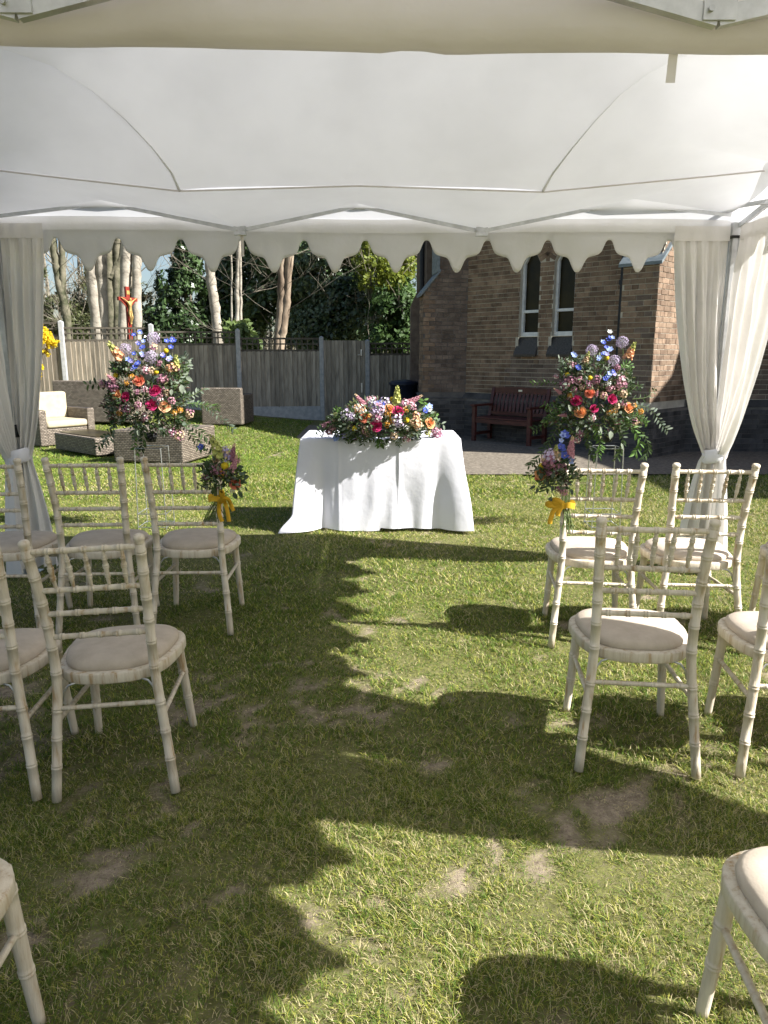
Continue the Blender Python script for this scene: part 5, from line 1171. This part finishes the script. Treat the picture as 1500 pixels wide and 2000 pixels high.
class Arr:
    """one flower arrangement: an Empty, each flower head a part, the leaves one joined part"""
    def __init__(s, name, label, cat, loc, group, px0, sc, Y0, cx, cy, rx, ry, bul):
        s.o = thing_at(name, label, cat, loc, group); s.loc = Vector(loc); s.px0 = px0; s.sc = sc; s.Y0 = Y0; s.c = (cx, cy, rx, ry, bul); s.L = []; s.stem = MB()
        s.org = s.pt(cx, cy + ry * .45, .12)
    def pt(s, zx, zy, back=0.0):
        px_, py_ = s.px0[0] + zx / s.sc, s.px0[1] + zy / s.sc; cx, cy, rx, ry, bul = s.c
        q = ((zx - cx) / rx) ** 2 + ((zy - cy) / ry) ** 2; Yd = s.Y0 - bul * math.sqrt(max(0.0, 1 - q)) + back; return at(px_, py_, Yd)
    def put(s, kind_, c, zx, zy, size, c2='white', d=None, back=0.0, roll=None):
        p_ = s.pt(zx, zy, back); o = obj(kind_, fmesh(kind_, c, c2), s.o); cx, cy, rx, ry, bul = s.c
        if d is None: d = Vector(((zx - cx) / rx * .7 + random.uniform(-.2, .2), -1.0, -(zy - cy) / ry * .6 + .35 + random.uniform(-.15, .2)))
        M = Matrix.Translation(p_ - s.loc) @ rot_to(d, random.uniform(0, 6) if roll is None else roll) @ Matrix.Diagonal((size, size, size, 1)); o.matrix_basis = M; return p_
    def leaf(s, p_, d, n_, L, w, c): s.L.append((p_, d, n_, L, w, c))
    def spray(s, pts, n, L, w, c1, c2, droop=0.0, r_=.0022):
        """a stem through zoom points with leaves on alternate sides"""
        P_ = [s.pt(*q) for q in pts]; path = spline(P_, 6) if len(P_) > 2 else [P_[0].lerp(P_[1], k / 8) for k in range(9)]
        s.stem.tube(path, [r_ * (1 - .6 * i / len(path)) for i in range(len(path))], 4, False)
        for k in range(n):
            f = (k + .6) / n * (len(path) - 1); j = min(int(f), len(path) - 2); p_ = path[j].lerp(path[j + 1], f - j); t_ = (path[j + 1] - path[j]).normalized()
            sd = t_.cross(Vector((random.uniform(-.5, .5), -1, random.uniform(-.3, .5)))).normalized() * (1 if k % 2 else -1)
            d = (t_ * random.uniform(.4, .9) + sd + Vector((0, random.uniform(-.4, .2), -droop + random.uniform(-.3, .3)))).normalized()
            u = random.random(); c = tuple(a * (1 - u) + b * u for a, b in zip(c1, c2)); s.leaf(p_, d, Vector((random.uniform(-.6, .6), -1, random.uniform(-.2, 1))), L * random.uniform(.65, 1.15), w * random.uniform(.7, 1.1), c)
    def fill(s, blobs, n, L, w, c1, c2, spread=.16):
        for _ in range(n):
            bx, by, bw, bh = random.choice(blobs); a = random.uniform(0, 2 * math.pi); r_ = math.sqrt(random.random())
            zx, zy = bx + bw * r_ * math.cos(a), by + bh * r_ * math.sin(a); p_ = s.pt(zx, zy, random.uniform(-.02, spread)); out = (p_ - s.org).normalized()
            d = (out * .8 + Vector((random.gauss(0, .6), random.gauss(0, .5), random.gauss(0, .6)))).normalized(); u = random.random(); c = tuple(x * (1 - u) + y * u for x, y in zip(c1, c2))
            s.leaf(p_, d, Vector((random.gauss(0, .7), -1, random.gauss(.4, .6))), L * random.uniform(.5, 1.2), w * random.uniform(.6, 1.2), c)
    def finish(s, mat='softleaf'):
        P_ = np.array([tuple(l[0] - s.loc) for l in s.L]); D = np.array([tuple(l[1]) for l in s.L]); N = np.array([tuple(l[2]) for l in s.L]); L_ = np.array([l[3] for l in s.L])[:, None]; W = np.array([l[4] for l in s.L])[:, None]; C = np.array([l[5] for l in s.L])
        Sd = np.cross(D, N); Sd /= np.linalg.norm(Sd, axis=1)[:, None] + 1e-9; Nn = np.cross(Sd, D)
        base = P_; q1 = P_ + D * L_ * .30; q2 = P_ + D * L_ * .66 - Nn * L_ * .04; tip = P_ + D * L_ - Nn * L_ * .14
        V = np.stack([base, q1 + Sd * W * .46 + Nn * W * .14, q1 - Nn * 0, q1 - Sd * W * .46 + Nn * W * .14, q2 + Sd * W * .40 + Nn * W * .10, q2, q2 - Sd * W * .40 + Nn * W * .10, tip], 1).reshape(-1, 3)
        k = np.arange(len(P_))[:, None] * 8; F_ = np.concatenate([k + f for f in ([0, 1, 2], [0, 2, 3], [1, 4, 5], [1, 5, 2], [2, 5, 6], [2, 6, 3], [4, 7, 5], [5, 7, 6])], 0)
        kind(np_mesh('foliage', V, F_, MT[mat], s.o, np.repeat(C, 8, 0)), 'stuff')
        if s.stem.v: kind(local(s.stem, s.loc).build('stems', MT['stem'], s.o), 'stuff')
RUS = ((.022, .045, .014), (.075, .12, .04)); EUC = ((.10, .14, .10), (.24, .28, .21)); FERN = ((.05, .12, .02), (.12, .22, .05)); BUR = ((.05, .025, .025), (.13, .07, .06)); OLV = ((.08, .09, .03), (.19, .19, .08))

def pedestal(name_lab, arr_lab, x, px0, roses, alliums, balls, delph, wax, amber, snaps, vers, blobs, sprays, cx, cy, rx, ry, big):
    Y0 = 5.86; g_ = float(hz(x, Y0)); st = empty('wire_stand', (x, Y0, g_)); tag(st, name_lab, 'flower stand', 'wire pedestal stands')
    w = .115; zt = .66
    for sx in (-1, 1):
        for sy in (-1, 1): MB().tube([(sx * w, sy * w, 0), (sx * w * .9, sy * w * .9, zt)], .0042, 6).build('leg', MT['steel'], st)
    for z_, k_ in ((.02, 1.0), (.13, .985), (zt, .9)):
        for a, b in (((-1, -1), (1, -1)), ((1, -1), (1, 1)), ((1, 1), (-1, 1)), ((-1, 1), (-1, -1))): MB().tube([(a[0] * w * k_, a[1] * w * k_, z_), (b[0] * w * k_, b[1] * w * k_, z_)], .0036, 5).build('rail', MT['steel'], st)
    bw = [[(math.cos(a) * r_, math.sin(a) * r_, z_) for a in np.linspace(0, 2 * math.pi, 20, endpoint=False)] for r_, z_ in ((.01, zt + .04), (.035, zt + .045), (.045, zt + .07), (.05, zt + .11), (.046, zt + .11), (.04, zt + .08))]
    MB().grid(bw, closed=True).build('bowl', MT['darkplastic'], st, True)
    A = Arr('flower_arrangement', arr_lab, 'flowers', (x, Y0, g_ + zt + .05), 'pedestal flower arrangements', px0, 5.357, Y0, cx, cy, rx, ry, .26)
    for c, zx, zy, r_ in roses: A.put('rose', c, zx, zy, r_)
    for zx, zy, r_ in alliums: A.put('allium', 'lilac', zx, zy, r_, d=Vector((random.uniform(-.2, .2), -.25, 1)))
    for zx, zy in balls: A.put('craspedia', 'yellow', zx, zy, .0185, d=Vector((random.uniform(-.3, .3), -.4, 1)))
    for zx, zy, c in delph: A.put('delphinium', c, zx, zy, random.uniform(.019, .025), back=-.02)
    for zx, zy, c, r_ in wax: A.put('waxflower', c, zx, zy, r_, random.choice(('pink', 'white', 'mauve')))
    for zx, zy in amber: A.put('waxflower', 'amber', zx, zy, .028, 'tan')
    for zx, zy, c, L, d in snaps: A.put('snapdragon', c, zx, zy, L, 'lime', Vector(d))
    for zx, zy, L, d in vers: A.put('veronica', 'pink', zx, zy, L, 'tan', Vector(d))
    A.fill(blobs, 1500, .050, .017, *RUS, .20); A.fill(blobs, 330, .040, .024, *EUC, .10); A.fill(blobs, 420, .040, .012, *BUR, .10); A.fill(blobs, 420, .045, .010, *OLV, .08)
    for pts, n, L, w_, cc, dr in sprays: A.spray(pts, n, L, w_, *cc, dr)
    for zx, zy, d, L, w_ in big: A.leaf(A.pt(zx, zy, -.02), Vector(d).normalized(), Vector((.3, -1, .3)), L, w_, EUC[1])
    A.finish(); return A
d_ = lambda L_, c='blue': [(x, y, c if random.random() < .45 else random.choice(('paleblue', 'paleblue', 'violet'))) for x, y in L_]
pedestal('wire pedestal stand carrying the right flower arrangement', 'tall mixed flower arrangement right of the table, before the brick wall', 1.80, (1030, 630),
    [('orange', 555, 938, .044), ('orange', 1060, 893, .042), ('coral', 650, 738, .038), ('magenta', 512, 818, .042), ('magenta', 888, 800, .040), ('magenta', 697, 900, .032)],
    [(675, 287, .046), (993, 203, .048), (905, 400, .046)], [(830, 372), (420, 545), (655, 580)],
    [(862, 100, 'white')] + d_([(868, 165), (848, 180), (890, 160), (790, 205), (800, 215), (825, 262), (850, 290), (868, 280), (805, 325), (790, 330), (830, 335), (480, 330), (495, 350), (530, 465), (540, 480), (860, 535), (895, 515), (905, 540), (830, 575), (845, 560), (815, 590), (750, 370), (740, 385)]),
    [(985, 590, 'pink', .045), (955, 640, 'pink', .045), (1010, 640, 'mauve', .035), (470, 445, 'pink', .036), (540, 605, 'pink', .032), (575, 675, 'tan', .028), (870, 685, 'pink', .035), (680, 995, 'pink', .032), (560, 1160, 'mauve', .034), (520, 1230, 'pink', .030), (940, 470, 'mauve', .028), (440, 600, 'mauve', .050), (400, 640, 'mauve', .05), (300, 565, 'pink', .024), (1000, 745, 'tan', .04), (1010, 850, 'pink', .03), (720, 600, 'mauve', .04), (640, 640, 'mauve', .035), (850, 640, 'white', .026), (800, 760, 'tan', .032), (930, 870, 'tan', .035), (1130, 1040, 'tan', .035), (490, 700, 'mauve', .03)],
    [(860, 940), (900, 930), (1190, 930), (450, 760), (1120, 870)],
    [(1050, 370, 'peach', .13, (.35, -.2, 1)), (600, 420, 'tan', .09, (.3, -.2, 1))], [(345, 735, .07, (-.8, -.3, .5)), (720, 760, .06, (0, -.6, .8)), (1000, 720, .06, (-.9, -.3, .25)), (400, 970, .07, (-1, -.3, 0))],
    [(700, 800, 380, 320), (650, 560, 260, 220), (700, 1020, 400, 180), (480, 560, 130, 180), (980, 640, 130, 160), (1000, 980, 200, 160), (430, 960, 200, 200)],
    [([(400, 960), (250, 1000), (150, 1080), (60, 1130)], 15, .055, .020, RUS, .2), ([(420, 1000), (300, 1120), (220, 1260), (120, 1400), (40, 1480)], 30, .06, .018, RUS, .4), ([(360, 900), (230, 880), (170, 850)], 18, .045, .010, FERN, .1), ([(380, 880), (260, 960), (180, 1020)], 22, .045, .010, FERN, .3), ([(300, 640), (180, 625), (40, 635)], 12, .04, .012, FERN, 0),
     ([(560, 1050), (500, 1200), (420, 1330), (380, 1450)], 22, .055, .017, RUS, .4), ([(700, 1050), (760, 1250), (740, 1400)], 26, .06, .018, FERN, .4), ([(900, 1040), (1000, 1200), (980, 1330), (940, 1420)], 26, .06, .018, RUS, .4), ([(1000, 1000), (1120, 1120), (1180, 1260), (1120, 1380)], 30, .062, .018, FERN, .5), ([(1060, 980), (1220, 1180), (1270, 1320), (1210, 1420)], 24, .055, .017, RUS, .5), ([(1080, 880), (1230, 880), (1340, 960), (1400, 1060), (1470, 1130)], 24, .05, .018, EUC, .1), ([(1100, 800), (1250, 780), (1340, 690)], 10, .05, .015, RUS, 0),
     ([(1080, 960), (1200, 1000), (1260, 1060)], 26, .045, .009, FERN, .2), ([(500, 500), (440, 420), (330, 380)], 12, .04, .015, EUC, 0), ([(420, 480), (360, 450), (350, 400)], 10, .035, .016, EUC, 0), ([(1000, 480), (1050, 430), (1100, 480)], 12, .04, .016, FERN, 0), ([(660, 520), (600, 400), (560, 370)], 12, .045, .022, EUC, 0), ([(760, 600), (760, 450), (780, 360)], 6, .04, .008, FERN, 0), ([(620, 1100), (640, 1280), (700, 1420)], 22, .055, .018, RUS, .4), ([(1100, 700), (1160, 650), (1190, 690)], 10, .04, .015, RUS, .1)],
    740, 800, 560, 620, [(460, 930, (-.3, -.2, .6), .06, .038), (870, 1130, (0, -.3, -1), .07, .045), (530, 1075, (-.2, -.3, -1), .06, .025), (980, 1260, (.4, -.2, -1), .06, .024), (760, 1090, (.3, -.3, -1), .06, .02)])
pedestal('wire pedestal stand carrying the left flower arrangement', 'tall mixed flower arrangement left of the table, before rattan seats', -1.88, (180, 620),
    [('coral', 485, 662, .044), ('orange', 258, 805, .042), ('magenta', 345, 832, .038), ('magenta', 655, 765, .044), ('magenta', 620, 915, .042), ('peach', 762, 930, .044)],
    [(350, 335, .050), (640, 215, .050), (615, 415, .052)], [(245, 605), (670, 570), (772, 350)],
    d_([(440, 185), (500, 150), (510, 165), (478, 268), (490, 280), (540, 250), (520, 322), (535, 310), (395, 450), (415, 460), (380, 440), (470, 492), (485, 480), (440, 530), (455, 515), (530, 400), (520, 380), (840, 228), (855, 245), (830, 250), (780, 250), (825, 315), (745, 405), (735, 390), (815, 430), (800, 440), (440, 380), (425, 540)]),
    [(110, 690, 'pink', .040), (190, 705, 'mauve', .045), (230, 745, 'mauve', .04), (560, 550, 'pink', .038), (550, 752, 'pink', .03), (720, 805, 'pink', .028), (700, 855, 'pink', .03), (825, 870, 'pink', .035), (480, 920, 'pink', .035), (555, 1050, 'pink', .038), (750, 752, 'pink', .022), (640, 305, 'tan', .036), (850, 520, 'peach', .050), (800, 520, 'peach', .03), (260, 930, 'tan', .022), (620, 560, 'tan', .035), (730, 640, 'mauve', .045), (700, 480, 'mauve', .03), (470, 780, 'mauve', .03), (780, 790, 'tan', .03), (1020, 1010, 'tan', .04), (900, 1230, 'tan', .05), (820, 1200, 'mauve', .04), (360, 960, 'mauve', .04)],
    [(360, 682), (855, 995), (920, 970), (280, 1000), (410, 620)],
    [(300, 430, 'peach', .15, (-.65, -.2, 1)), (880, 520, 'lime', .10, (.1, -.2, 1))], [(240, 670, .09, (-.6, -.3, .6)), (300, 920, .05, (0, -.6, -.8)), (780, 630, .06, (-.8, -.3, .1))],
    [(560, 800, 340, 300), (600, 560, 260, 180), (560, 1000, 380, 190), (300, 900, 160, 200), (860, 800, 140, 200), (850, 560, 130, 130), (700, 1100, 280, 100), (300, 540, 90, 80)],
    [([(250, 1050), (180, 1180), (110, 1280), (60, 1350)], 16, .055, .022, RUS, .3), ([(260, 1080), (200, 1220), (130, 1330)], 14, .055, .024, EUC, .3), ([(200, 720), (60, 700), (-60, 700)], 10, .06, .022, RUS, .1), ([(240, 780), (160, 850), (100, 930)], 14, .045, .014, BUR, .2), ([(520, 1080), (540, 1220), (520, 1380)], 26, .06, .020, RUS, .4), ([(500, 1080), (440, 1280), (470, 1430)], 22, .055, .018, FERN, .4), ([(860, 1060), (980, 1160), (1080, 1280), (1150, 1380)], 26, .055, .018, RUS, .3), ([(900, 1050), (1060, 1150), (1200, 1250)], 20, .055, .018, RUS, .1), ([(950, 900), (1120, 900), (1260, 980), (1400, 1100), (1480, 1170)], 30, .045, .015, EUC, .1), ([(950, 860), (1080, 800), (1180, 740)], 16, .05, .018, EUC, 0), ([(1000, 900), (1180, 920), (1320, 950)], 36, .05, .008, FERN, .2),
     ([(860, 700), (940, 600), (1010, 480), (960, 390)], 22, .045, .022, EUC, 0), ([(900, 560), (980, 520), (1020, 440)], 10, .04, .018, EUC, 0), ([(400, 560), (300, 540), (240, 560)], 18, .045, .010, FERN, .1), ([(180, 760), (190, 950), (200, 1080)], 26, .04, .012, BUR, .3), ([(640, 1100), (700, 1180), (740, 1200)], 12, .05, .018, EUC, .4), ([(440, 1060), (480, 1180), (470, 1260)], 14, .055, .022, EUC, .4), ([(340, 420), (360, 520), (380, 600)], 4, .03, .008, FERN, 0)],
    560, 780, 560, 620, [(980, 620, (.5, -.2, -.3), .07, .035), (935, 700, (.1, -.3, -.8), .075, .045), (830, 750, (0, -.3, -.9), .05, .03), (480, 1170, (.1, -.2, -1), .055, .028), (300, 900, (0, -.3, 1), .05, .016)])

# table centrepiece
A = Arr('flower_arrangement', 'long low flower arrangement trailing over the white table', 'flowers', (-.02, 5.84, TBZ + .01), None, (600, 740), 5.0, 5.80, 690, 420, 640, 260, .29)
MB().box((-.28, -.05, -.004), (.28, .05, .05)).build('tray', MT['darkplastic'], A.o)
for c, x, y, r_ in (('coral', 560, 378, .040), ('magenta', 672, 455, .046), ('magenta', 885, 320, .044), ('orange', 800, 292, .040), ('orange', 1200, 430, .042), ('peach', 1065, 432, .036), ('peach', 505, 300, .034)): A.put('rose', c, x, y, r_)
for x, y in ((460, 482), (970, 403), (826, 205)): A.put('craspedia', 'yellow', x, y, .021)
for x, y, c in ((280, 580, 'paleblue'), (300, 565, 'paleblue'), (228, 622, 'paleblue'), (215, 610, 'paleblue'), (355, 552, 'violet'), (1165, 295, 'paleblue'), (1185, 300, 'white'), (1195, 270, 'paleblue'), (712, 240, 'blue'), (735, 255, 'blue'), (1150, 310, 'blue')): A.put('delphinium', c, x, y, .028)
for x, y, c, r_ in ((690, 262, 'violet', .05), (650, 250, 'violet', .045), (770, 228, 'lilac', .05), (720, 300, 'lilac', .045), (395, 345, 'lilac', .055), (440, 370, 'lilac', .04), (872, 392, 'lilac', .055), (890, 430, 'lilac', .04), (655, 322, 'lilac', .045), (690, 380, 'mauve', .04), (215, 505, 'mauve', .045), (240, 480, 'pink', .035), (1262, 520, 'mauve', .055), (1275, 560, 'mauve', .05), (610, 215, 'pink', .04), (640, 200, 'pink', .03), (1020, 265, 'pink', .04), (930, 240, 'mauve', .035), (970, 240, 'pink', .04), (975, 582, 'pink', .035), (970, 475, 'white', .025), (500, 290, 'peach', .05), (540, 320, 'peach', .035), (1085, 450, 'tan', .05), (1040, 420, 'tan', .04), (1060, 360, 'peach', .04), (1180, 525, 'lime', .035), (850, 480, 'white', .02), (560, 500, 'tan', .03), (590, 550, 'tan', .02), (450, 300, 'tan', .03), (850, 550, 'tan', .04), (1020, 300, 'mauve', .03)): A.put('waxflower', c, x, y, r_, random.choice(('white', 'pink')))
for x, y in ((780, 440), (830, 408), (960, 300), (785, 350), (600, 360)): A.put('waxflower', 'amber', x, y, .030, 'tan')
for x, y, L, d in ((160, 465, .11, (1.0, -.2, .35)), (555, 255, .11, (-.6, -.1, .75)), (995, 235, .12, (.85, -.1, .5))): A.put('veronica', 'pink', x, y, L, 'tan', Vector(d) if x != 160 else Vector((.8, -.2, .5)))
A.put('snapdragon', 'lime', 872, 235, .13, 'lime', Vector((.05, -.1, 1)))
bl = [(690, 420, 480, 150), (420, 440, 240, 120), (1000, 420, 260, 140), (700, 320, 340, 110), (690, 540, 420, 70)]
A.fill(bl, 1100, .050, .017, *RUS, .14); A.fill(bl, 260, .040, .022, *EUC, .06); A.fill(bl, 380, .036, .010, *OLV, .05); A.fill(bl, 200, .036, .010, *BUR, .05)
for pts, n, L, w_, cc, dr in (([(300, 480), (180, 510), (90, 560), (60, 620)], 16, .06, .016, EUC, .1), ([(350, 430), (200, 460), (120, 500)], 12, .06, .015, RUS, 0), ([(440, 540), (390, 620), (340, 710)], 22, .032, .012, RUS, .3), ([(700, 560), (710, 640), (700, 700)], 16, .05, .020, FERN, .4), ([(680, 560), (740, 640), (730, 690)], 12, .045, .018, RUS, .4), ([(1180, 560), (1280, 620), (1300, 700), (1240, 770)], 20, .030, .011, RUS, .3), ([(1220, 560), (1330, 650), (1350, 690)], 10, .030, .011, RUS, .3), ([(1180, 430), (1260, 420), (1330, 450)], 8, .06, .022, EUC, .1), ([(1120, 340), (1140, 260), (1140, 200)], 8, .055, .022, FERN, 0), ([(1150, 380), (1220, 370), (1250, 345)], 6, .055, .024, FERN, 0), ([(320, 380), (280, 330), (300, 280)], 10, .04, .014, FERN, 0), ([(470, 300), (430, 250), (470, 205)], 10, .04, .013, OLV, 0), ([(870, 560), (880, 620), (900, 640)], 14, .04, .008, FERN, .4), ([(540, 540), (560, 600), (545, 630)], 8, .04, .012, RUS, .3)): A.spray(pts, n, L, w_, *cc, dr)
A.finish()

# chair bouquets
def bouquet(label, px0, sc, Y0, cx, cy, flowers, bands, tails, stems_, sprays, bigl):
    loc = at(px0[0] + cx / sc, px0[1] + cy / sc, Y0); A = Arr('chair_bouquet', label, 'bouquet', loc, 'bouquets tied to chair posts', px0, sc, Y0, cx, cy, cx * .75, cy * .9, .09)
    for k_, c, x, y, r_, *d in flowers: A.put(k_, c, x, y, r_, 'tan' if k_ != 'snapdragon' else 'lime', Vector(d[0]) if d else None)
    return A
def strip(P_, w, parent, loc, name='ribbon'):
    rows = [[], []]
    for i, p_ in enumerate(P_):
        t_ = (P_[min(i + 1, len(P_) - 1)] - P_[max(i - 1, 0)]).normalized(); s_ = t_.cross(Vector((0.05, -1, .1))).normalized() * w / 2
        rows[0].append(tuple(p_ + s_ - loc)); rows[1].append(tuple(p_ - s_ - loc))
    o = MB().grid(rows).build(name, MT['ribbon'], parent, True); m = o.modifiers.new('s', 'SOLIDIFY'); m.thickness = .0012; return o
def band(parent, loc, c, z, rx, ry, w):
    rows = []
    for dz in (-w / 2, 0, w / 2): rows.append([tuple(Vector((c.x + rx * math.cos(a), c.y + ry * math.sin(a), z + dz + .004 * math.sin(3 * a))) - loc) for a in np.linspace(0, 2 * math.pi, 24, endpoint=False)])
    MB().grid(rows, closed=True).build('ribbon_band', MT['ribbon'], parent, True)
YB = 3.20
B = bouquet('bouquet with yellow ribbon on the left aisle chair post', (370, 850), 10.0, YB, 690, 700,
    [('craspedia', 'yellow', 690, 598, .017), ('rose', 'coral', 900, 950, .024), ('rose', 'tan', 520, 470, .017), ('rose', 'tan', 660, 405, .017), ('rose', 'tan', 505, 410, .013), ('waxflower', 'violet', 720, 350, .030), ('waxflower', 'violet', 745, 440, .026), ('waxflower', 'lilac', 690, 290, .022), ('waxflower', 'pink', 490, 640, .024), ('waxflower', 'mauve', 320, 800, .022), ('waxflower', 'mauve', 560, 680, .03), ('waxflower', 'amber', 640, 760, .022), ('waxflower', 'mauve', 740, 720, .024), ('waxflower', 'mauve', 930, 500, .018), ('waxflower', 'white', 960, 1010, .014), ('waxflower', 'white', 840, 1090, .013),
     ('delphinium', 'blue', 240, 240, .018), ('delphinium', 'blue', 215, 225, .014), ('veronica', 'mauve', 820, 480, .075, (.25, -.1, 1)), ('veronica', 'pink', 840, 690, .075, (.35, -.1, 1)), ('snapdragon', 'lime', 585, 400, .095, (-.35, -.05, 1))], None, None, None, None, None)
bl = [(660, 700, 300, 260), (560, 900, 260, 180), (850, 820, 220, 200), (420, 720, 170, 180)]
B.fill(bl, 240, .035, .012, *RUS, .06); B.fill(bl, 60, .03, .014, *EUC, .03); B.fill(bl, 70, .026, .008, *BUR, .03)
for zx, zy, d, L, w_, c in ((930, 640, (.8, -.1, .2), .030, .022, 0), (340, 640, (.1, -.3, .8), .040, .024, 0), (850, 1120, (.6, -.2, -.9), .036, .022, 0), (960, 1080, (.5, -.2, -1), .038, .020, 0), (1000, 960, (.6, -.2, .7), .030, .018, 0), (1080, 1000, (.4, -.2, -.8), .026, .010, 0), (400, 380, (.2, -.1, 1), .032, .010, 0), (380, 200, (.3, -.1, 1), .03, .011, 0), (240, 620, (-.5, -.1, .2), .028, .012, 0), (950, 760, (.9, -.1, .1), .034, .018, 1)): B.leaf(B.pt(zx, zy, -.03), Vector(d).normalized(), Vector((.2, -1, .4)), L, w_, (.045, .075, .035) if not c else EUC[0])
for pts in ([(400, 900), (300, 960), (150, 980)], [(420, 960), (330, 1000), (240, 1020)], [(430, 560), (300, 570), (180, 600)], [(380, 420), (330, 320), (260, 230)], [(950, 850), (1050, 800), (1130, 760)], [(700, 1080), (720, 1180), (730, 1250)]): B.spray(pts, 7, .022, .008, *RUS, .2, .0012)
for k in range(13):
    a = B.pt(540 + random.uniform(-60, 60), 1240, .03); e = B.pt(random.uniform(270, 430) if k < 7 else random.uniform(520, 740), random.uniform(1600, 1720), .02); B.stem.tube([a + Vector((0, 0, .07)), a, a.lerp(e, .5), e], [.0016, .0018, .0018, .0016], 5)
B.finish(); lp = B.pt(560, 1235, .035)
band(B.o, B.loc, lp + Vector((-.012, .01, 0)), lp.z, .034, .036, .024)
for pts in ([(625, 1250), (590, 1300), (575, 1420), (590, 1560), (640, 1690)], [(650, 1250), (700, 1330), (740, 1480), (775, 1690)], [(680, 1220), (760, 1260), (810, 1360), (860, 1480)], [(640, 1230), (620, 1150), (630, 1090), (650, 1150), (640, 1230)], [(640, 1230), (600, 1300), (640, 1290), (650, 1240)]): strip(spline([B.pt(x, y, -.02) for x, y in pts], 5), .018, B.o, B.loc)
YB = 3.02
B = bouquet('bouquet with yellow ribbon on the right aisle chair post', (1020, 830), 9.09, YB, 620, 700,
    [('delphinium', 'blue', 750, 165, .019), ('delphinium', 'blue', 775, 200, .018), ('delphinium', 'paleblue', 720, 190, .016), ('delphinium', 'blue', 680, 390, .018), ('delphinium', 'blue', 710, 420, .016), ('delphinium', 'blue', 745, 550, .020), ('delphinium', 'blue', 770, 590, .018), ('delphinium', 'paleblue', 850, 640, .018), ('delphinium', 'paleblue', 690, 280, .012), ('veronica', 'pink', 840, 560, .085, (.08, -.1, 1)), ('veronica', 'mauve', 490, 860, .075, (-.6, -.1, 1)), ('waxflower', 'lilac', 500, 560, .036), ('waxflower', 'mauve', 450, 620, .032), ('waxflower', 'mauve', 540, 640, .032), ('snapdragon', 'tan', 590, 560, .05, (0, -.1, 1)), ('rose', 'tan', 600, 830, .016), ('rose', 'tan', 640, 540, .014), ('rose', 'orange', 340, 860, .026), ('rose', 'coral', 290, 950, .015), ('craspedia', 'yellow', 345, 730, .013), ('waxflower', 'mauve', 660, 1150, .02), ('waxflower', 'pink', 760, 1200, .018), ('waxflower', 'mauve', 680, 760, .03), ('waxflower', 'white', 680, 1000, .012), ('waxflower', 'amber', 420, 960, .018)], None, None, None, None, None)
bl = [(640, 850, 260, 280), (500, 980, 240, 180), (760, 800, 160, 240), (420, 850, 170, 170)]
B.fill(bl, 230, .035, .012, *RUS, .06); B.fill(bl, 80, .03, .014, *EUC, .03); B.fill(bl, 70, .026, .008, *BUR, .03)
for zx, zy, d, L, w_ in ((360, 940, (-.3, -.3, .4), .030, .022), (540, 960, (0, -.3, 1), .034, .020), (440, 1080, (-.2, -.3, 1), .034, .016), (520, 1080, (.1, -.3, -1), .03, .012), (780, 1040, (.8, -.3, -.1), .026, .012), (860, 1130, (.3, -.3, -1), .03, .016), (240, 1080, (-.7, -.2, -.3), .03, .014), (280, 1120, (-.3, -.2, -.8), .026, .013), (540, 1320, (-.5, -.3, .1), .026, .020), (870, 800, (.5, -.2, .4), .03, .014)): B.leaf(B.pt(zx, zy, -.03), Vector(d).normalized(), Vector((.2, -1, .4)), L, w_, (.06, .085, .06))
for pts in ([(320, 640), (220, 700), (90, 720)], [(300, 720), (180, 820), (90, 890)], [(900, 960), (980, 900), (1050, 960)], [(880, 900), (980, 850), (1080, 880)]): B.spray(pts, 8, .022, .008, *RUS, .2, .0012)
for k in range(15):
    a = B.pt(random.uniform(700, 840), 1430, .02); e = B.pt(random.uniform(690, 930), random.uniform(1780, 1950), .0); B.stem.tube([a + Vector((0, 0, .08)), a, a.lerp(e, .5), e], [.0018, .002, .002, .0018], 5)
B.finish(); lp = B.pt(790, 1420, .03)
band(B.o, B.loc, lp + Vector((.004, .012, 0)), lp.z, .034, .036, .026)
for pts in ([(720, 1400), (640, 1340), (560, 1330), (600, 1400), (720, 1420)], [(720, 1400), (600, 1370), (440, 1400), (520, 1440), (700, 1430)], [(700, 1430), (600, 1480), (540, 1560), (520, 1620)], [(710, 1440), (670, 1500), (640, 1560), (630, 1620)], [(530, 1600), (500, 1680), (490, 1760)]): strip(spline([B.pt(x, y, -.03) for x, y in pts], 5), .020, B.o, B.loc)
